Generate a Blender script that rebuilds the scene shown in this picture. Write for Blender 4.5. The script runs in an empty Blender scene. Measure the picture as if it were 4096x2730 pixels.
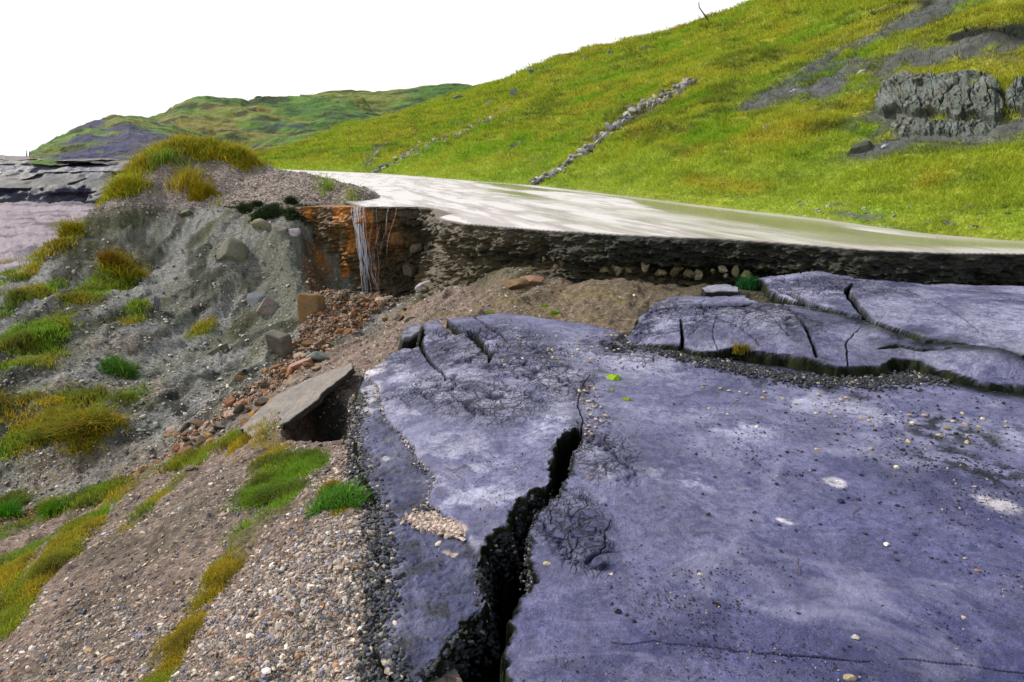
import bpy, math, random
import numpy as np
from mathutils import Vector
from mathutils.bvhtree import BVHTree
R=math.radians
sc=bpy.context.scene
# ---------------------------------------------------------------- camera
F=683.0; PITCH=R(15.62); CAMZ=1.6
cam=bpy.data.cameras.new('camera'); cam.lens=36*F/1024; cam.sensor_width=36
cam.clip_start=0.05; cam.clip_end=6000
camo=bpy.data.objects.new('camera',cam); sc.collection.objects.link(camo)
camo.location=(0,0,CAMZ); camo.rotation_euler=(math.pi/2-PITCH,0,0); sc.camera=camo
# ---------------------------------------------------------------- sky and sun
SUN_AZ=R(-62); SUN_EL=R(40)      # azimuth from +Y (into the picture), negative = left
sdir=Vector((math.sin(SUN_AZ)*math.cos(SUN_EL),math.cos(SUN_AZ)*math.cos(SUN_EL),math.sin(SUN_EL)))
w=bpy.data.worlds.new('World'); sc.world=w; w.use_nodes=True
nt=w.node_tree; nt.nodes.clear(); L=nt.links.new
out=nt.nodes.new('ShaderNodeOutputWorld'); b1=nt.nodes.new('ShaderNodeBackground'); b2=nt.nodes.new('ShaderNodeBackground')
sky=nt.nodes.new('ShaderNodeTexSky'); sky.sky_type='NISHITA'; sky.sun_disc=False
sky.sun_elevation=SUN_EL; sky.sun_rotation=SUN_AZ
L(sky.outputs[0],b1.inputs[0]); b1.inputs[1].default_value=0.15
b2.inputs[0].default_value=(1.0,0.995,0.975,1); b2.inputs[1].default_value=1.12
tc=nt.nodes.new('ShaderNodeTexCoord'); sp=nt.nodes.new('ShaderNodeSeparateXYZ'); L(tc.outputs['Generated'],sp.inputs[0])
mr=nt.nodes.new('ShaderNodeMapRange'); mr.inputs[1].default_value=0.45; mr.inputs[2].default_value=0.8
mr.inputs[3].default_value=1.0; mr.inputs[4].default_value=0.1; mr.interpolation_type='SMOOTHSTEP'; L(sp.outputs['Z'],mr.inputs[0])
ms=nt.nodes.new('ShaderNodeMixShader'); L(mr.outputs[0],ms.inputs[0]); L(b1.outputs[0],ms.inputs[1]); L(b2.outputs[0],ms.inputs[2]); L(ms.outputs[0],out.inputs[0])
sl=bpy.data.lights.new('sun','SUN'); sl.energy=4.0; sl.angle=R(1.2); sl.color=(1,0.93,0.82)
so=bpy.data.objects.new('sun',sl); sc.collection.objects.link(so); so.rotation_euler=sdir.to_track_quat('Z','Y').to_euler()
sc.view_settings.view_transform='Standard'; sc.view_settings.look='None'; sc.view_settings.exposure=0.0; sc.view_settings.gamma=1
# ---------------------------------------------------------------- helpers
C=sc.collection
rng=np.random.default_rng(7)
def hexc(h):
    h=h.lstrip('#'); c=np.array([int(h[i:i+2],16)/255 for i in (0,2,4)])
    return np.where(c<=0.04045,c/12.92,((c+0.055)/1.055)**2.4)
cp,sp_=math.cos(PITCH),math.sin(PITCH)
def ray(px,py):
    cx=(px-512)/F; cy=(341-py)/F
    return np.array([cx,cp+cy*sp_,-sp_+cy*cp])
def atY(px,py,Y):
    d=ray(px,py); return np.array([0,0,CAMZ])+d*(Y/d[1])
def atZ(px,py,z):
    d=ray(px,py); return np.array([0,0,CAMZ])+d*((z-CAMZ)/d[2])
def _h(ix,iy,iz,s):
    h=(ix.astype(np.int64)*374761393+iy.astype(np.int64)*668265263+iz.astype(np.int64)*2147483647+s*1274126177)&0xffffffff
    h=((h^(h>>13))*1274126177)&0xffffffff
    h=h^(h>>16)
    return (h&0xffffff)/float(0xffffff)
def vn(x,y,z=None,s=0):
    x=np.asarray(x,float); y=np.asarray(y,float)
    z=np.zeros_like(x) if z is None else np.asarray(z,float)
    i,j,k=np.floor(x),np.floor(y),np.floor(z); fx,fy,fz=x-i,y-j,z-k
    fx=fx*fx*(3-2*fx); fy=fy*fy*(3-2*fy); fz=fz*fz*(3-2*fz)
    r=0
    for a in (0,1):
        wx=fx if a else 1-fx
        for b in (0,1):
            wy=fy if b else 1-fy
            for c in (0,1):
                wz=fz if c else 1-fz
                r=r+wx*wy*wz*_h(i+a,j+b,k+c,s)
    return r*2-1
def fbm(x,y,z=None,o=4,s=0,g=0.5):
    r=0; a=1; t=0; f=1
    for n in range(o):
        r=r+a*vn(x*f+n*17.3,y*f-n*9.1,None if z is None else z*f,s+n); t+=a; a*=g; f*=2.03
    return r/t
def ss(a,b,x): t=np.clip((x-a)/(b-a),0,1); return t*t*(3-2*t)
def sdf(x,y,poly):
    """signed distance, positive inside"""
    P=np.asarray(poly)[:,:2]; n=len(P); d=np.full(x.shape,1e18); ins=np.zeros(x.shape,bool)
    for i in range(n):
        a=P[i]; b=P[(i+1)%n]; e=b-a; wx=x-a[0]; wy=y-a[1]
        t=np.clip((wx*e[0]+wy*e[1])/max(e@e,1e-12),0,1)
        d=np.minimum(d,(wx-e[0]*t)**2+(wy-e[1]*t)**2)
        c=((a[1]>y)!=(b[1]>y))
        xi=(b[0]-a[0])*(y-a[1])/((b[1]-a[1]) if abs(b[1]-a[1])>1e-12 else 1e-12)+a[0]
        ins^=(c&(x<xi))
    d=np.sqrt(d); return np.where(ins,d,-d)
def pdist(x,y,line,wid=None):
    """distance to polyline minus interpolated half width"""
    P=np.asarray(line,float); d=np.full(x.shape,1e9)
    for i in range(len(P)-1):
        a=P[i]; b=P[i+1]; e=b[:2]-a[:2]; wx=x-a[0]; wy=y-a[1]
        t=np.clip((wx*e[0]+wy*e[1])/max(e@e,1e-12),0,1)
        wd=0 if wid is None else wid[i]*(1-t)+wid[i+1]*t
        d=np.minimum(d,np.sqrt((wx-e[0]*t)**2+(wy-e[1]*t)**2)-wd)
    return d
class RBF:
    def __init__(s,uv,z,lam=1e-4):
        s.uv=np.asarray(uv,float); n=len(z); K=s.k(s.uv[:,None,:]-s.uv[None])+np.eye(n)*lam
        P=np.c_[np.ones(n),s.uv]; A=np.zeros((n+3,n+3)); A[:n,:n]=K; A[:n,n:]=P; A[n:,:n]=P.T
        s.w=np.linalg.solve(A,np.r_[z,0,0,0])
    def k(s,d):
        r2=(d**2).sum(-1); return 0.5*r2*np.log(r2+1e-12)
    def __call__(s,u,v):
        u=np.asarray(u,float); sh=u.shape; u=u.ravel(); v=np.asarray(v,float).ravel(); n=len(s.uv)
        r=s.w[n]+s.w[n+1]*u+s.w[n+2]*v
        for i in range(n):
            r2=(u-s.uv[i,0])**2+(v-s.uv[i,1])**2; r+=s.w[i]*0.5*r2*np.log(r2+1e-12)
        return r.reshape(sh)
def tag(o,label=None,cat=None,group=None,kind=None):
    if label: o['label']=label
    if cat: o['category']=cat
    if group: o['group']=group
    if kind: o['kind']=kind
    return o
def mesh(name,V,Fc,mat,parent=None,col=None,smooth=True,msk=None):
    V=np.ascontiguousarray(V,dtype=np.float32); Fc=np.ascontiguousarray(Fc,dtype=np.int32); k=Fc.shape[1]
    me=bpy.data.meshes.new(name); me.vertices.add(len(V)); me.vertices.foreach_set('co',V.ravel())
    me.loops.add(Fc.size); me.loops.foreach_set('vertex_index',Fc.ravel())
    me.polygons.add(len(Fc)); me.polygons.foreach_set('loop_start',np.arange(0,Fc.size,k,dtype=np.int32))
    me.polygons.foreach_set('use_smooth',np.full(len(Fc),smooth,dtype=bool))
    for nm,arr in (('col',col),('msk',msk)):
        if arr is not None:
            a=me.color_attributes.new(nm,'FLOAT_COLOR','POINT'); arr=np.asarray(arr)
            if arr.shape[1]==3: arr=np.c_[arr,np.ones(len(arr))]
            a.data.foreach_set('color',np.ascontiguousarray(arr,dtype=np.float32).ravel())
    me.materials.append(mat); me.update(calc_edges=True)
    o=bpy.data.objects.new(name,me); C.objects.link(o)
    if parent: o.parent=parent
    return o
def grid_faces(nr,nc,keep=None):
    i=np.arange(nr-1)[:,None]*nc+np.arange(nc-1)[None]
    f=np.stack([i,i+1,i+nc+1,i+nc],-1)
    if keep is not None: f=f[keep]
    return f.reshape(-1,4)
def compact(V,Fc,*arrs):
    u,inv=np.unique(Fc,return_inverse=True); return (V[u],inv.reshape(Fc.shape))+tuple(a[u] for a in arrs)
# ---- materials
def NT(name):
    m=bpy.data.materials.new(name); m.use_nodes=True; nt=m.node_tree
    return m,nt,nt.nodes['Principled BSDF']
def nd(nt,t,ins=None,**kw):
    n=nt.nodes.new('ShaderNode'+t)
    for k,v in kw.items(): setattr(n,k,v)
    for k,v in (ins or {}).items():
        if isinstance(v,bpy.types.NodeSocket): nt.links.new(v,n.inputs[k])
        else: n.inputs[k].default_value=v
    return n
def noise(nt,vec,scale,detail=4,rough=0.55,dist=0): return nd(nt,'TexNoise',{'Vector':vec,'Scale':scale,'Detail':detail,'Roughness':rough,'Distortion':dist}).outputs['Fac']
def maprange(nt,v,a,b,c,d): return nd(nt,'MapRange',{0:v,1:a,2:b,3:c,4:d}).outputs[0]
def mix(nt,f,a,b,mode='MIX'):
    n=nd(nt,'Mix',data_type='RGBA',blend_type=mode)
    for k,v in ((0,f),(6,a),(7,b)):
        if isinstance(v,bpy.types.NodeSocket): nt.links.new(v,n.inputs[k])
        else: n.inputs[k].default_value=v if k==0 else (tuple(v)+(1,))[:4]
    return n.outputs[2]
def math_(nt,op,a,b=0.0): return nd(nt,'Math',{0:a,1:b},operation=op).outputs[0]
def terrain_mat(name,lo=0.55,hi=1.5,s=(9,45,160),rough=0.9,bump=0.02,spec=0.3,cells=0):
    m,nt,p=NT(name); g=nd(nt,'NewGeometry').outputs['Position']; c=nd(nt,'Attribute',attribute_name='col').outputs['Color']
    n1=noise(nt,g,s[0],6,0.65); n2=noise(nt,g,s[1],5,0.65); n3=noise(nt,g,s[2],3,0.6)
    k=math_(nt,'MULTIPLY',maprange(nt,n1,0.3,0.7,0.8,1.2),maprange(nt,n2,0.3,0.7,lo,hi))
    base=mix(nt,1.0,c,nd(nt,'CombineColor',{0:k,1:k,2:k}).outputs[0],'MULTIPLY')
    if cells:
        v=nd(nt,'TexVoronoi',{'Vector':g,'Scale':cells,'Randomness':1.0})
        hsv=nd(nt,'SeparateColor',{0:v.outputs['Color']}).outputs[0]
        kk=maprange(nt,hsv,0,1,0.5,1.6); base=mix(nt,0.8,base,mix(nt,1.0,base,nd(nt,'CombineColor',{0:kk,1:kk,2:kk}).outputs[0],'MULTIPLY'))
    nt.links.new(base,p.inputs['Base Color']); p.inputs['Roughness'].default_value=rough; p.inputs['Specular IOR Level'].default_value=spec
    h=math_(nt,'ADD',n2,math_(nt,'MULTIPLY',n3,0.4))
    nt.links.new(nd(nt,'Bump',{'Strength':0.9,'Distance':bump,'Height':h}).outputs[0],p.inputs['Normal'])
    return m
M={}
M['ground']=terrain_mat('ground',0.6,1.4,cells=38,bump=0.03)
M['hill']=terrain_mat('hill',0.6,1.35,s=(1.2,6,30),bump=0.08)
M['farhill']=terrain_mat('farhill',0.6,1.4,s=(0.15,0.7,2.2),bump=0.5)
M['stone']=terrain_mat('stone',0.75,1.3,s=(6,30,120),bump=0.012,rough=0.75)
M['pebble']=terrain_mat('pebble',0.85,1.15,s=(30,90,300),bump=0.003,rough=0.6,spec=0.5)
M['wetrock']=terrain_mat('wetrock',0.5,1.6,s=(5,26,90),bump=0.03,rough=0.55,spec=0.5)
def grass_mat():
    m,nt,p=NT('grass'); c=nd(nt,'Attribute',attribute_name='col').outputs['Color']
    nt.links.new(c,p.inputs['Base Color']); p.inputs['Roughness'].default_value=0.7; p.inputs['Specular IOR Level'].default_value=0.2
    t=nd(nt,'BsdfTranslucent',{'Color':c}); mx=nd(nt,'MixShader',{0:0.4}); nt.links.new(p.outputs[0],mx.inputs[1]); nt.links.new(t.outputs[0],mx.inputs[2])
    nt.links.new(mx.outputs[0],nt.nodes['Material Output'].inputs[0]); return m
M['grass']=grass_mat()
# ---- merged scatters
ICO_V=None
def ico():
    t=(1+5**.5)/2
    v=np.array([(-1,t,0),(1,t,0),(-1,-t,0),(1,-t,0),(0,-1,t),(0,1,t),(0,-1,-t),(0,1,-t),(t,0,-1),(t,0,1),(-t,0,-1),(-t,0,1)],float); v/=np.linalg.norm(v[0])
    f=np.array([(0,11,5),(0,5,1),(0,1,7),(0,7,10),(0,10,11),(1,5,9),(5,11,4),(11,10,2),(10,7,6),(7,1,8),(3,9,4),(3,4,2),(3,2,6),(3,6,8),(3,8,9),(4,9,5),(2,4,11),(6,2,10),(8,6,7),(9,8,1)])
    return v,f
def subdiv(v,f):
    v=list(map(tuple,v)); c={}; nf=[]
    def mid(a,b):
        k=(min(a,b),max(a,b))
        if k not in c:
            m=np.array(v[a])+np.array(v[b]); m/=np.linalg.norm(m); v.append(tuple(m)); c[k]=len(v)-1
        return c[k]
    for a,b,d in f:
        x,y,z=mid(a,b),mid(b,d),mid(d,a); nf+= [(a,x,z),(b,y,x),(d,z,y),(x,y,z)]
    return np.array(v),np.array(nf)
IV,IF=ico(); IV2,IF2=subdiv(IV,IF); IV3,IF3=subdiv(IV2,IF2); IV4,IF4=subdiv(IV3,IF3)
def rotm(n,r,tilt=0.5):
    a=r.uniform(0,2*np.pi,n); b=r.normal(0,tilt,n); c=r.normal(0,tilt,n)
    ca,sa,cb,sb,cc,sc_=np.cos(a),np.sin(a),np.cos(b),np.sin(b),np.cos(c),np.sin(c)
    o=np.zeros(n); l=np.ones(n)
    Z=np.stack([ca,-sa,o,sa,ca,o,o,o,l],-1).reshape(n,3,3)
    Y=np.stack([cb,o,sb,o,l,o,-sb,o,cb],-1).reshape(n,3,3)
    X=np.stack([l,o,o,o,cc,-sc_,o,sc_,cc],-1).reshape(n,3,3)
    return Y@X@Z
def pebbles(P,size,cols,r,flat=0.5,tilt=0.45):
    n=len(P); v=IV[None]*(1+r.uniform(-0.28,0.28,(n,12,1))); 
    s=np.stack([size*r.uniform(.8,1.3,n),size*r.uniform(.55,.9,n),size*flat*r.uniform(.6,1.2,n)],-1)
    v=v*s[:,None,:]; v=np.einsum('nij,nkj->nki',rotm(n,r,tilt),v)+P[:,None,:]
    f=IF[None]+np.arange(n)[:,None,None]*12
    return v.reshape(-1,3),f.reshape(-1,3),np.repeat(cols,12,0)
def blades(P,H,Wd,cols,r,lean=(0,0),spread=0.5,per=4,rad=0.03):
    n=len(P)*per; B=np.repeat(P,per,0)+np.c_[r.normal(0,1,(n,2))*np.repeat(rad*np.ones(len(P)),per)[:,None],np.zeros(n)]
    h=np.repeat(H,per)*r.uniform(.5,1.15,n); w_=np.repeat(Wd,per)
    a=r.uniform(0,2*np.pi,n); dx=np.cos(a)*w_*.5; dy=np.sin(a)*w_*.5
    lx=h*(lean[0]+r.normal(0,spread,n)); ly=h*(lean[1]+r.normal(0,spread,n))
    z=np.zeros(n)
    v0=B+np.stack([-dx,-dy,z-.01],-1); v1=B+np.stack([dx,dy,z-.01],-1)
    m=B+np.stack([lx*.35,ly*.35,h*.6],-1); v2=m+np.stack([dx*.7,dy*.7,z],-1); v3=m-np.stack([dx*.7,dy*.7,z],-1)
    v4=B+np.stack([lx,ly,h*.95],-1)
    V=np.stack([v0,v1,v2,v3,v4],1).reshape(-1,3); k=np.arange(n)[:,None]*5
    Fc=np.concatenate([k+np.array([[0,1,2]]),k+np.array([[0,2,3]]),k+np.array([[3,2,4]])],0)
    cc=np.repeat(cols,per,0)*r.uniform(.75,1.25,(n,1)); 
    return V,Fc,np.repeat(cc,5,0)
def pal(hexes,w,n,r):
    P=np.array([hexc(h) for h in hexes]); i=r.choice(len(P),n,p=np.array(w)/sum(w)); return P[i]*r.uniform(.75,1.2,(n,1))
# ================================================================ GROUND (lower level): control points pixel + distance -> world heights
P_Y=[ # px,py,Y
(600,290,7.7),(600,325,6.3),(700,300,7.0),(500,280,8.9),(500,310,7.2),(550,300,7.9),(440,292,10.4),(470,300,9.0),(385,300,11.7),(420,300,11.2),(380,320,10.2),(370,332,9.6),(340,350,8.9),(300,370,8.3),
(270,400,7.4),(240,425,6.9),(190,460,6.3),(150,485,6.0),(90,510,5.8),(0,545,5.5),(-150,600,5.0),(420,320,8.6),(460,314,7.4),(400,335,7.4),(370,352,7.0),
(350,385,5.9),(300,400,6.0),(330,425,5.2),(290,430,5.0),(345,470,3.55),(290,455,4.3),(250,445,5.3),(310,480,3.6),
(0,520,6.2),(0,480,6.8),(100,480,6.6),(0,430,7.4),(100,430,7.4),(200,430,7.3),(250,380,8.5),(280,340,9.7),(310,312,10.9),(340,300,11.4),(0,380,8.3),(100,380,8.7),(200,380,8.8),
(0,335,9.5),(60,300,10.6),(100,330,10.0),(200,330,10.6),(250,330,10.6),(60,260,12),(0,305,10.3),(30,272,11.8),(60,240,13),(90,215,14),(115,197,15),(130,177,16),(160,153,17),(190,146,17.5),(225,149,18),(250,162,18),
(290,173,16.8),(330,189,15),(355,200,14.1),(200,170,16.2),(200,200,14.9),(250,190,15.6),(300,195,14.8),(240,206,14.4),(300,207,13.9),(335,206,14.4),(300,203,14.3),(240,224,13.6),(290,226,13.2),(325,300,12.5),(345,300,12.5),(365,300,12.5),(385,300,12.5),(405,296,12.4),(425,292,12.2),
(200,250,12.9),(260,262,12.5),(300,262,12.4),(160,220,14.2),(130,260,12.8),(200,290,11.8),(270,300,11.5),(-200,480,7.5),(-200,330,10)]
P_Z=[(290,500,-.27),(330,520,-.06),(350,600,-.04),(300,600,-.08),(250,560,-.24),(200,600,-.34),(150,540,-.6),(100,600,-.62),(50,560,-.98),(0,600,-1.1),(0,680,-.8),(100,680,-.46),(200,680,-.26),(300,680,-.1),(380,680,-.07),
(200,500,-.58),(230,470,-.72),(120,510,-1.15),(60,540,-1.45),(0,570,-1.52),(-200,700,-1.4),(500,680,-.1),(900,680,-.1),(700,500,-.12),(1000,500,-.12),(600,400,-.1),(900,400,-.02),(450,400,-.12),(380,480,-.12),(400,560,-.1),(1000,340,.05),(850,340,.0),(750,330,.0),(680,340,-.02),(1000,290,.15),(1150,290,.15),(860,290,.1),(760,290,.12),
(-20,330,-2.2),(0,290,-2.2),(50,250,-2.0),(100,215,-1.8),(60,190,-1.5),(-100,250,-2.2),(-150,200,-2)]
pts=[atY(*p) for p in P_Y]+[atZ(*p) for p in P_Z]
# hidden ground: behind the crest of the mound and under the road
for px,py,Y in [(60,240,13),(90,215,14),(115,197,15),(130,177,16),(160,153,17),(190,146,17.5),(225,149,18)]:
    q=atY(px,py,Y); pts.append(np.array([q[0]*1.25,q[1]*1.25,q[2]-2.2]))
for x,y,z in [(-2.7,15.6,.35),(-3.7,17.6,.3),(-3,17.2,-.2),(-4.5,21,-.8),(-7,27,-1.5),(-12,36,-2),(-20,50,-2.5),(-30,60,-2.5),(3,12,-.3),(0,14,-.5),(-1,20,-.5),(6,9,-.2),(2.5,9.5,-.4),(9,7.5,-.2),(10,3,-.3),(0,30,-2),(10,20,-1),(0,60,-3),(30,50,-3),(-5,1.2,-1.2),(-2.2,14.2,-.4)]: pts.append(np.array([x,y,z],float))
pts=np.array(pts)
def uv(x,y):
    az=np.clip(np.arctan2(x,y),-.95,.95); r=np.clip(np.hypot(x,y),1.2,75); return az,0.55*np.log(r)
_G=RBF(np.c_[uv(pts[:,0],pts[:,1])],pts[:,2],3e-4)
# the gully streambed and the pit under the curled fragment
def Gs(x,y): return np.clip(_G(*uv(x,y)),-5,2.6)
def gcast(px,py,fn=None,tmin=1.0,tmax=80,n=500):
    fn=fn or Gs; d=ray(px,py); t=np.geomspace(tmin,tmax,n); p=np.array([0,0,CAMZ])[None]+d[None]*t[:,None]
    z=fn(p[:,0],p[:,1]); b=np.where(p[:,2]<z)[0]
    if len(b)==0: return p[-1]
    i=b[0]
    if i==0: return p[0]
    a,bb=p[i-1],p[i]; za,zb=z[i-1],z[i]; f=(a[2]-za)/((a[2]-za)-(bb[2]-zb)); q=a+(bb-a)*f; return q
class Stroke:
    """paint strokes given along the photo, laid on the surface in world metres"""
    def __init__(s,lists,fn=None,zpl=None,soft=1.0,sf=None):
        s.l=[]; s.soft=soft
        for l in lists:
            w_=[]
            for px,py,rp in l:
                q=atZ(px,py,zpl) if zpl is not None else gcast(px,py,fn); dist=np.linalg.norm(q-np.array([0,0,CAMZ]))
                w_.append((q[0],q[1],rp*dist/F*(np.clip((dist/2.4)**.8,1,2.4) if zpl is not None else 1)))
            if len(w_)==1: w_=w_+[(w_[0][0]+1e-3,w_[0][1],w_[0][2])]
            s.l.append(np.array(w_))
    def __call__(s,x,y,nz=0.0):
        m=np.zeros(x.shape)
        for l in s.l:
            R_=l[:,2].max()*2.5; sel=(x>l[:,0].min()-R_)&(x<l[:,0].max()+R_)&(y>l[:,1].min()-R_)&(y<l[:,1].max()+R_)
            if not sel.any(): continue
            xs,ys=x[sel],y[sel]; best=np.zeros(xs.shape); nn=nz[sel] if isinstance(nz,np.ndarray) else nz
            for i in range(len(l)-1):
                a,b=l[i],l[i+1]; e=b[:2]-a[:2]; wx=xs-a[0]; wy=ys-a[1]; t=np.clip((wx*e[0]+wy*e[1])/max(e@e,1e-12),0,1)
                rr=a[2]+(b[2]-a[2])*t; d=np.hypot(wx-e[0]*t,wy-e[1]*t)/rr
                best=np.maximum(best,1-ss(1-.35*s.soft,1+.35*s.soft,d+nn))
            m[sel]=np.maximum(m[sel],best)
        return m
grassS=Stroke([
 [(262,437,12),(240,443,12),(200,462,9),(143,483,12),(109,510,14),(78,544,9),(52,570,8),(25,600,8)],
 [(110,500,12),(60,520,12),(43,527,10),(0,544,12),(-40,560,14)],[(20,560,20),(0,579,16),(0,640,14)],[(200,470,8),(160,500,8),(130,530,8)],
 [(266,440,15),(280,461,26),(308,466,17)],[(278,461,20),(262,487,27),(290,488,13),(280,510,19),(250,522,18),(235,548,15),(218,579,14),(204,596,11)],[(192,620,10),(187,635,11),(170,661,12),(155,690,13)],[(150,660,5),(196,610,7)],
 [(-20,425,14),(10,416,12),(57,407,10),(122,404,8),(140,403,4)],[(20,436,10),(74,427,16),(100,422,12)],
 [(-20,362,14),(0,348,14),(43,335,16),(66,318,8)],[(43,350,13),(30,365,12)],[(26,357,7),(45,372,5)],
 [(87,305,6.3),(109,283,7.7),(124,262,5.6),(130,275,4.9)],[(70,302,4.9),(95,300,6.3)],[(126,374,4.2)],[(0,322,5.6),(30,300,3.5),(50,285,2.8)],
 [(74,237,4.9),(60,250,4.2),(45,258,3.5),(22,280,4.2)],[(115,258,2.8),(117,272,4.2)],
 [(112,194,5),(122,186,7),(134,170,9),(155,157,10),(190,148,10),(225,153,8),(246,160,5)],[(190,184,5),(205,196,6),(226,198,5)],[(150,165,6),(180,163,6)],
 [(0,262,9),(20,262,5)],[(0,282,6),(14,278,4)],
 [(318,185,3),(332,193,2.5)],[(350,203,3)],[(8,517,8)],[(52,512,7)],
 [(340,505,7),(352,500,5)],[(357,430,3)],
 [(200,330,4)],[(140,317,5),(135,330,4)],[(66,226,4)]])
rustS=Stroke([[(385,302,18),(355,312,22),(331,331,21),(305,361,19),(270,392,17),(235,418,15),(196,442,13),(165,461,11),(109,494,8),(65,507,7),(0,535,6)],
 [(320,262,12),(318,290,14),(330,315,12)],[(440,290,10),(462,284,8)]],soft=1.6)
paleS=Stroke([[(345,520,30),(330,600,50),(330,690,60)],[(240,600,35),(200,640,40)],[(60,400,20),(150,395,16)],[(120,350,18)],[(60,470,25),(150,455,20)]],soft=2.2)
darkS=Stroke([[(318,405,16),(336,415,13)],[(12,446,7),(60,442,8),(84,444,9),(110,430,5)],[(330,212,9),(300,212,10),(270,211,7),(244,209,5)],[(0,378,8),(8,360,4)],[(170,400,9),(180,408,8)]],soft=1.4)  # shade in hollows painted as colour, plus dark fringe on the lip
sandS=Stroke([[(440,318,8),(500,305,9),(560,315,9),(600,320,8)],[(560,300,10),(620,305,8)]],soft=2)
pit=gcast(318,410); clumpq=gcast(74,430)
curl_hole=np.array([atY(285,412,5.4)[:2],atY(315,395,5.6)[:2],atY(346,396,5.3)[:2],atY(346,440,4.6)[:2],atY(325,447,4.55)[:2],atY(290,440,4.7)[:2]])
def Gd(x,y):
    z=Gs(x,y); d=np.hypot(x,y)
    am=np.clip(d/12,.15,1)
    u,v=x*.985-y*.17,x*.17+y*.985
    rg=1-2*np.abs(fbm(u*1.5+.4*fbm(x,y,o=2,s=8),v*.5,o=4,s=4))
    am=am*(1-.6*ss(.2,.6,z)); z=z+am*.15*fbm(u*1.1,v*.45,o=4,s=3)*ss(1.5,5,d)+am*.13*rg*ss(4,7,d)+.06*fbm(x*3,y*3,o=4,s=9)+.035*fbm(x*9,y*9,o=3,s=10)*ss(3,6,d)+.018*fbm(x*14,y*14,o=3,s=12)
    s=sdf(x,y,curl_hole); z=z-.55*ss(-.08,.18,s)
    return z
def polar(az,r): A,Rr=np.meshgrid(az,r); return Rr*np.sin(A),Rr*np.cos(A)
def azs(a0,a1,n,c0=-180,c1=180,k=60):
    l=[np.linspace(R(a0),R(a1),n)]
    if c0<a0: l=[np.linspace(R(c0),R(a0),k)[:-1]]+l
    if c1>a1: l=l+[np.linspace(R(a1),R(c1),k)[1:]]
    return np.concatenate(l)
def rthe(h,t0,t1,n): return h/np.tan(np.linspace(R(t0),R(t1),n))
# ---- slabs: outlines (photo pixels at slab height) and crack
def poly(l,z): return np.array([atZ(px,py,z if len(t)==0 else t[0]) for px,py,*t in l])
MAIN=poly([(396,682),(391,668),(374,638),(383,610),(380,575),(383,560),(378,530),(376,492),(370,475),(361,461),(358,440),(355,426),(358,405),(357,383),(361,361),(379,357),(392,348),(405,345),(412,348),(420,346),(424,335),(421,324),(435,318),(470,318),(500,315),(544,322),(579,326),(609,331),(644,340),(679,352),(740,362),(783,370),(866,378),(914,376),(1024,384)],0)
MAIN=np.r_[MAIN,[[9,5,0],[9,-4,0],[-.9,-4,0],[-.75,0,0]]]
S2=poly([(614,330),(640,310),(646,303),(670,294),(705,295.5),(742,296),(760,304),(800,309),(853,316),(875,324),(927,334),(972,345),(1024,361),(1110,382)],.2)
S2=np.r_[S2,poly([(1110,392),(1024,384),(990,379),(964,373),(920,362),(893,359),(880,366),(838,366),(816,361),(770,353),(734,348),(700,347),(672,341),(644,336)],.105)]
S3=poly([(757,276),(801,273.5),(817,271),(850,275),(897,280),(927,283.5),(972,283.5),(1024,285),(1200,291)],.31)
S3=np.r_[S3,poly([(1200,385),(1024,350),(972,339),(927,331),(890,320),(868,315),(853,312),(808,303),(779,295),(761,283)],.26)]
CR=poly([(427,672),(440,655),(453,640),(466,617),(484,607),(487,588),(481,573),(483,553),(489,537),(511,525),(509,514),(519,499),(537,489),(552,484),(551,469),(558,458),(555,450),(560,441),(568,434),(577,431),(581,441),(580,447),(572,455),(571,474),(562,481),(560,491),(549,504),(536,510),(529,527),(530,543),(525,556),(530,579),(523,594),(514,614),(508,660),(504,684),(503,760),(430,760)],0)
def ln(l,z=0): return np.array([atZ(px,py,z)[:2] for px,py in l])
cracks=[(ln([(440,316),(446,323),(451,331),(459,338),(469,338),(475,346),(483,353),(490,361),(489,367)]),[.03,.05,.055,.05,.045,.04,.03,.022,.004],.4),
 (ln([(474,318),(483,327),(490,334),(495,339),(502,343),(507,350)]),[.006,.012,.018,.014,.01,.004],.15),
 (ln([(421,345),(424,352),(429,362),(436,370),(444,376),(446,384)]),[.02,.014,.01,.012,.008,.003],.2),
 (ln([(612,645),(630,648),(653,642),(675,646),(757,654),(815,657),(872,662)]),[.0005,.001,.001,.0015,.002,.003,.001],.03),
 (ln([(900,660),(921,661),(960,665),(1020,673),(1060,676)]),[.001,.0015,.001,.001,.001],.03),
 (ln([(580,440),(583,425),(578,410),(580,395),(590,380)]),[.006,.003,.002,.002,.001],.06),
 (ln([(600,555),(606,548),(604,535),(612,520)]),[.001,.002,.001,.001],.03)]
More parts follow.
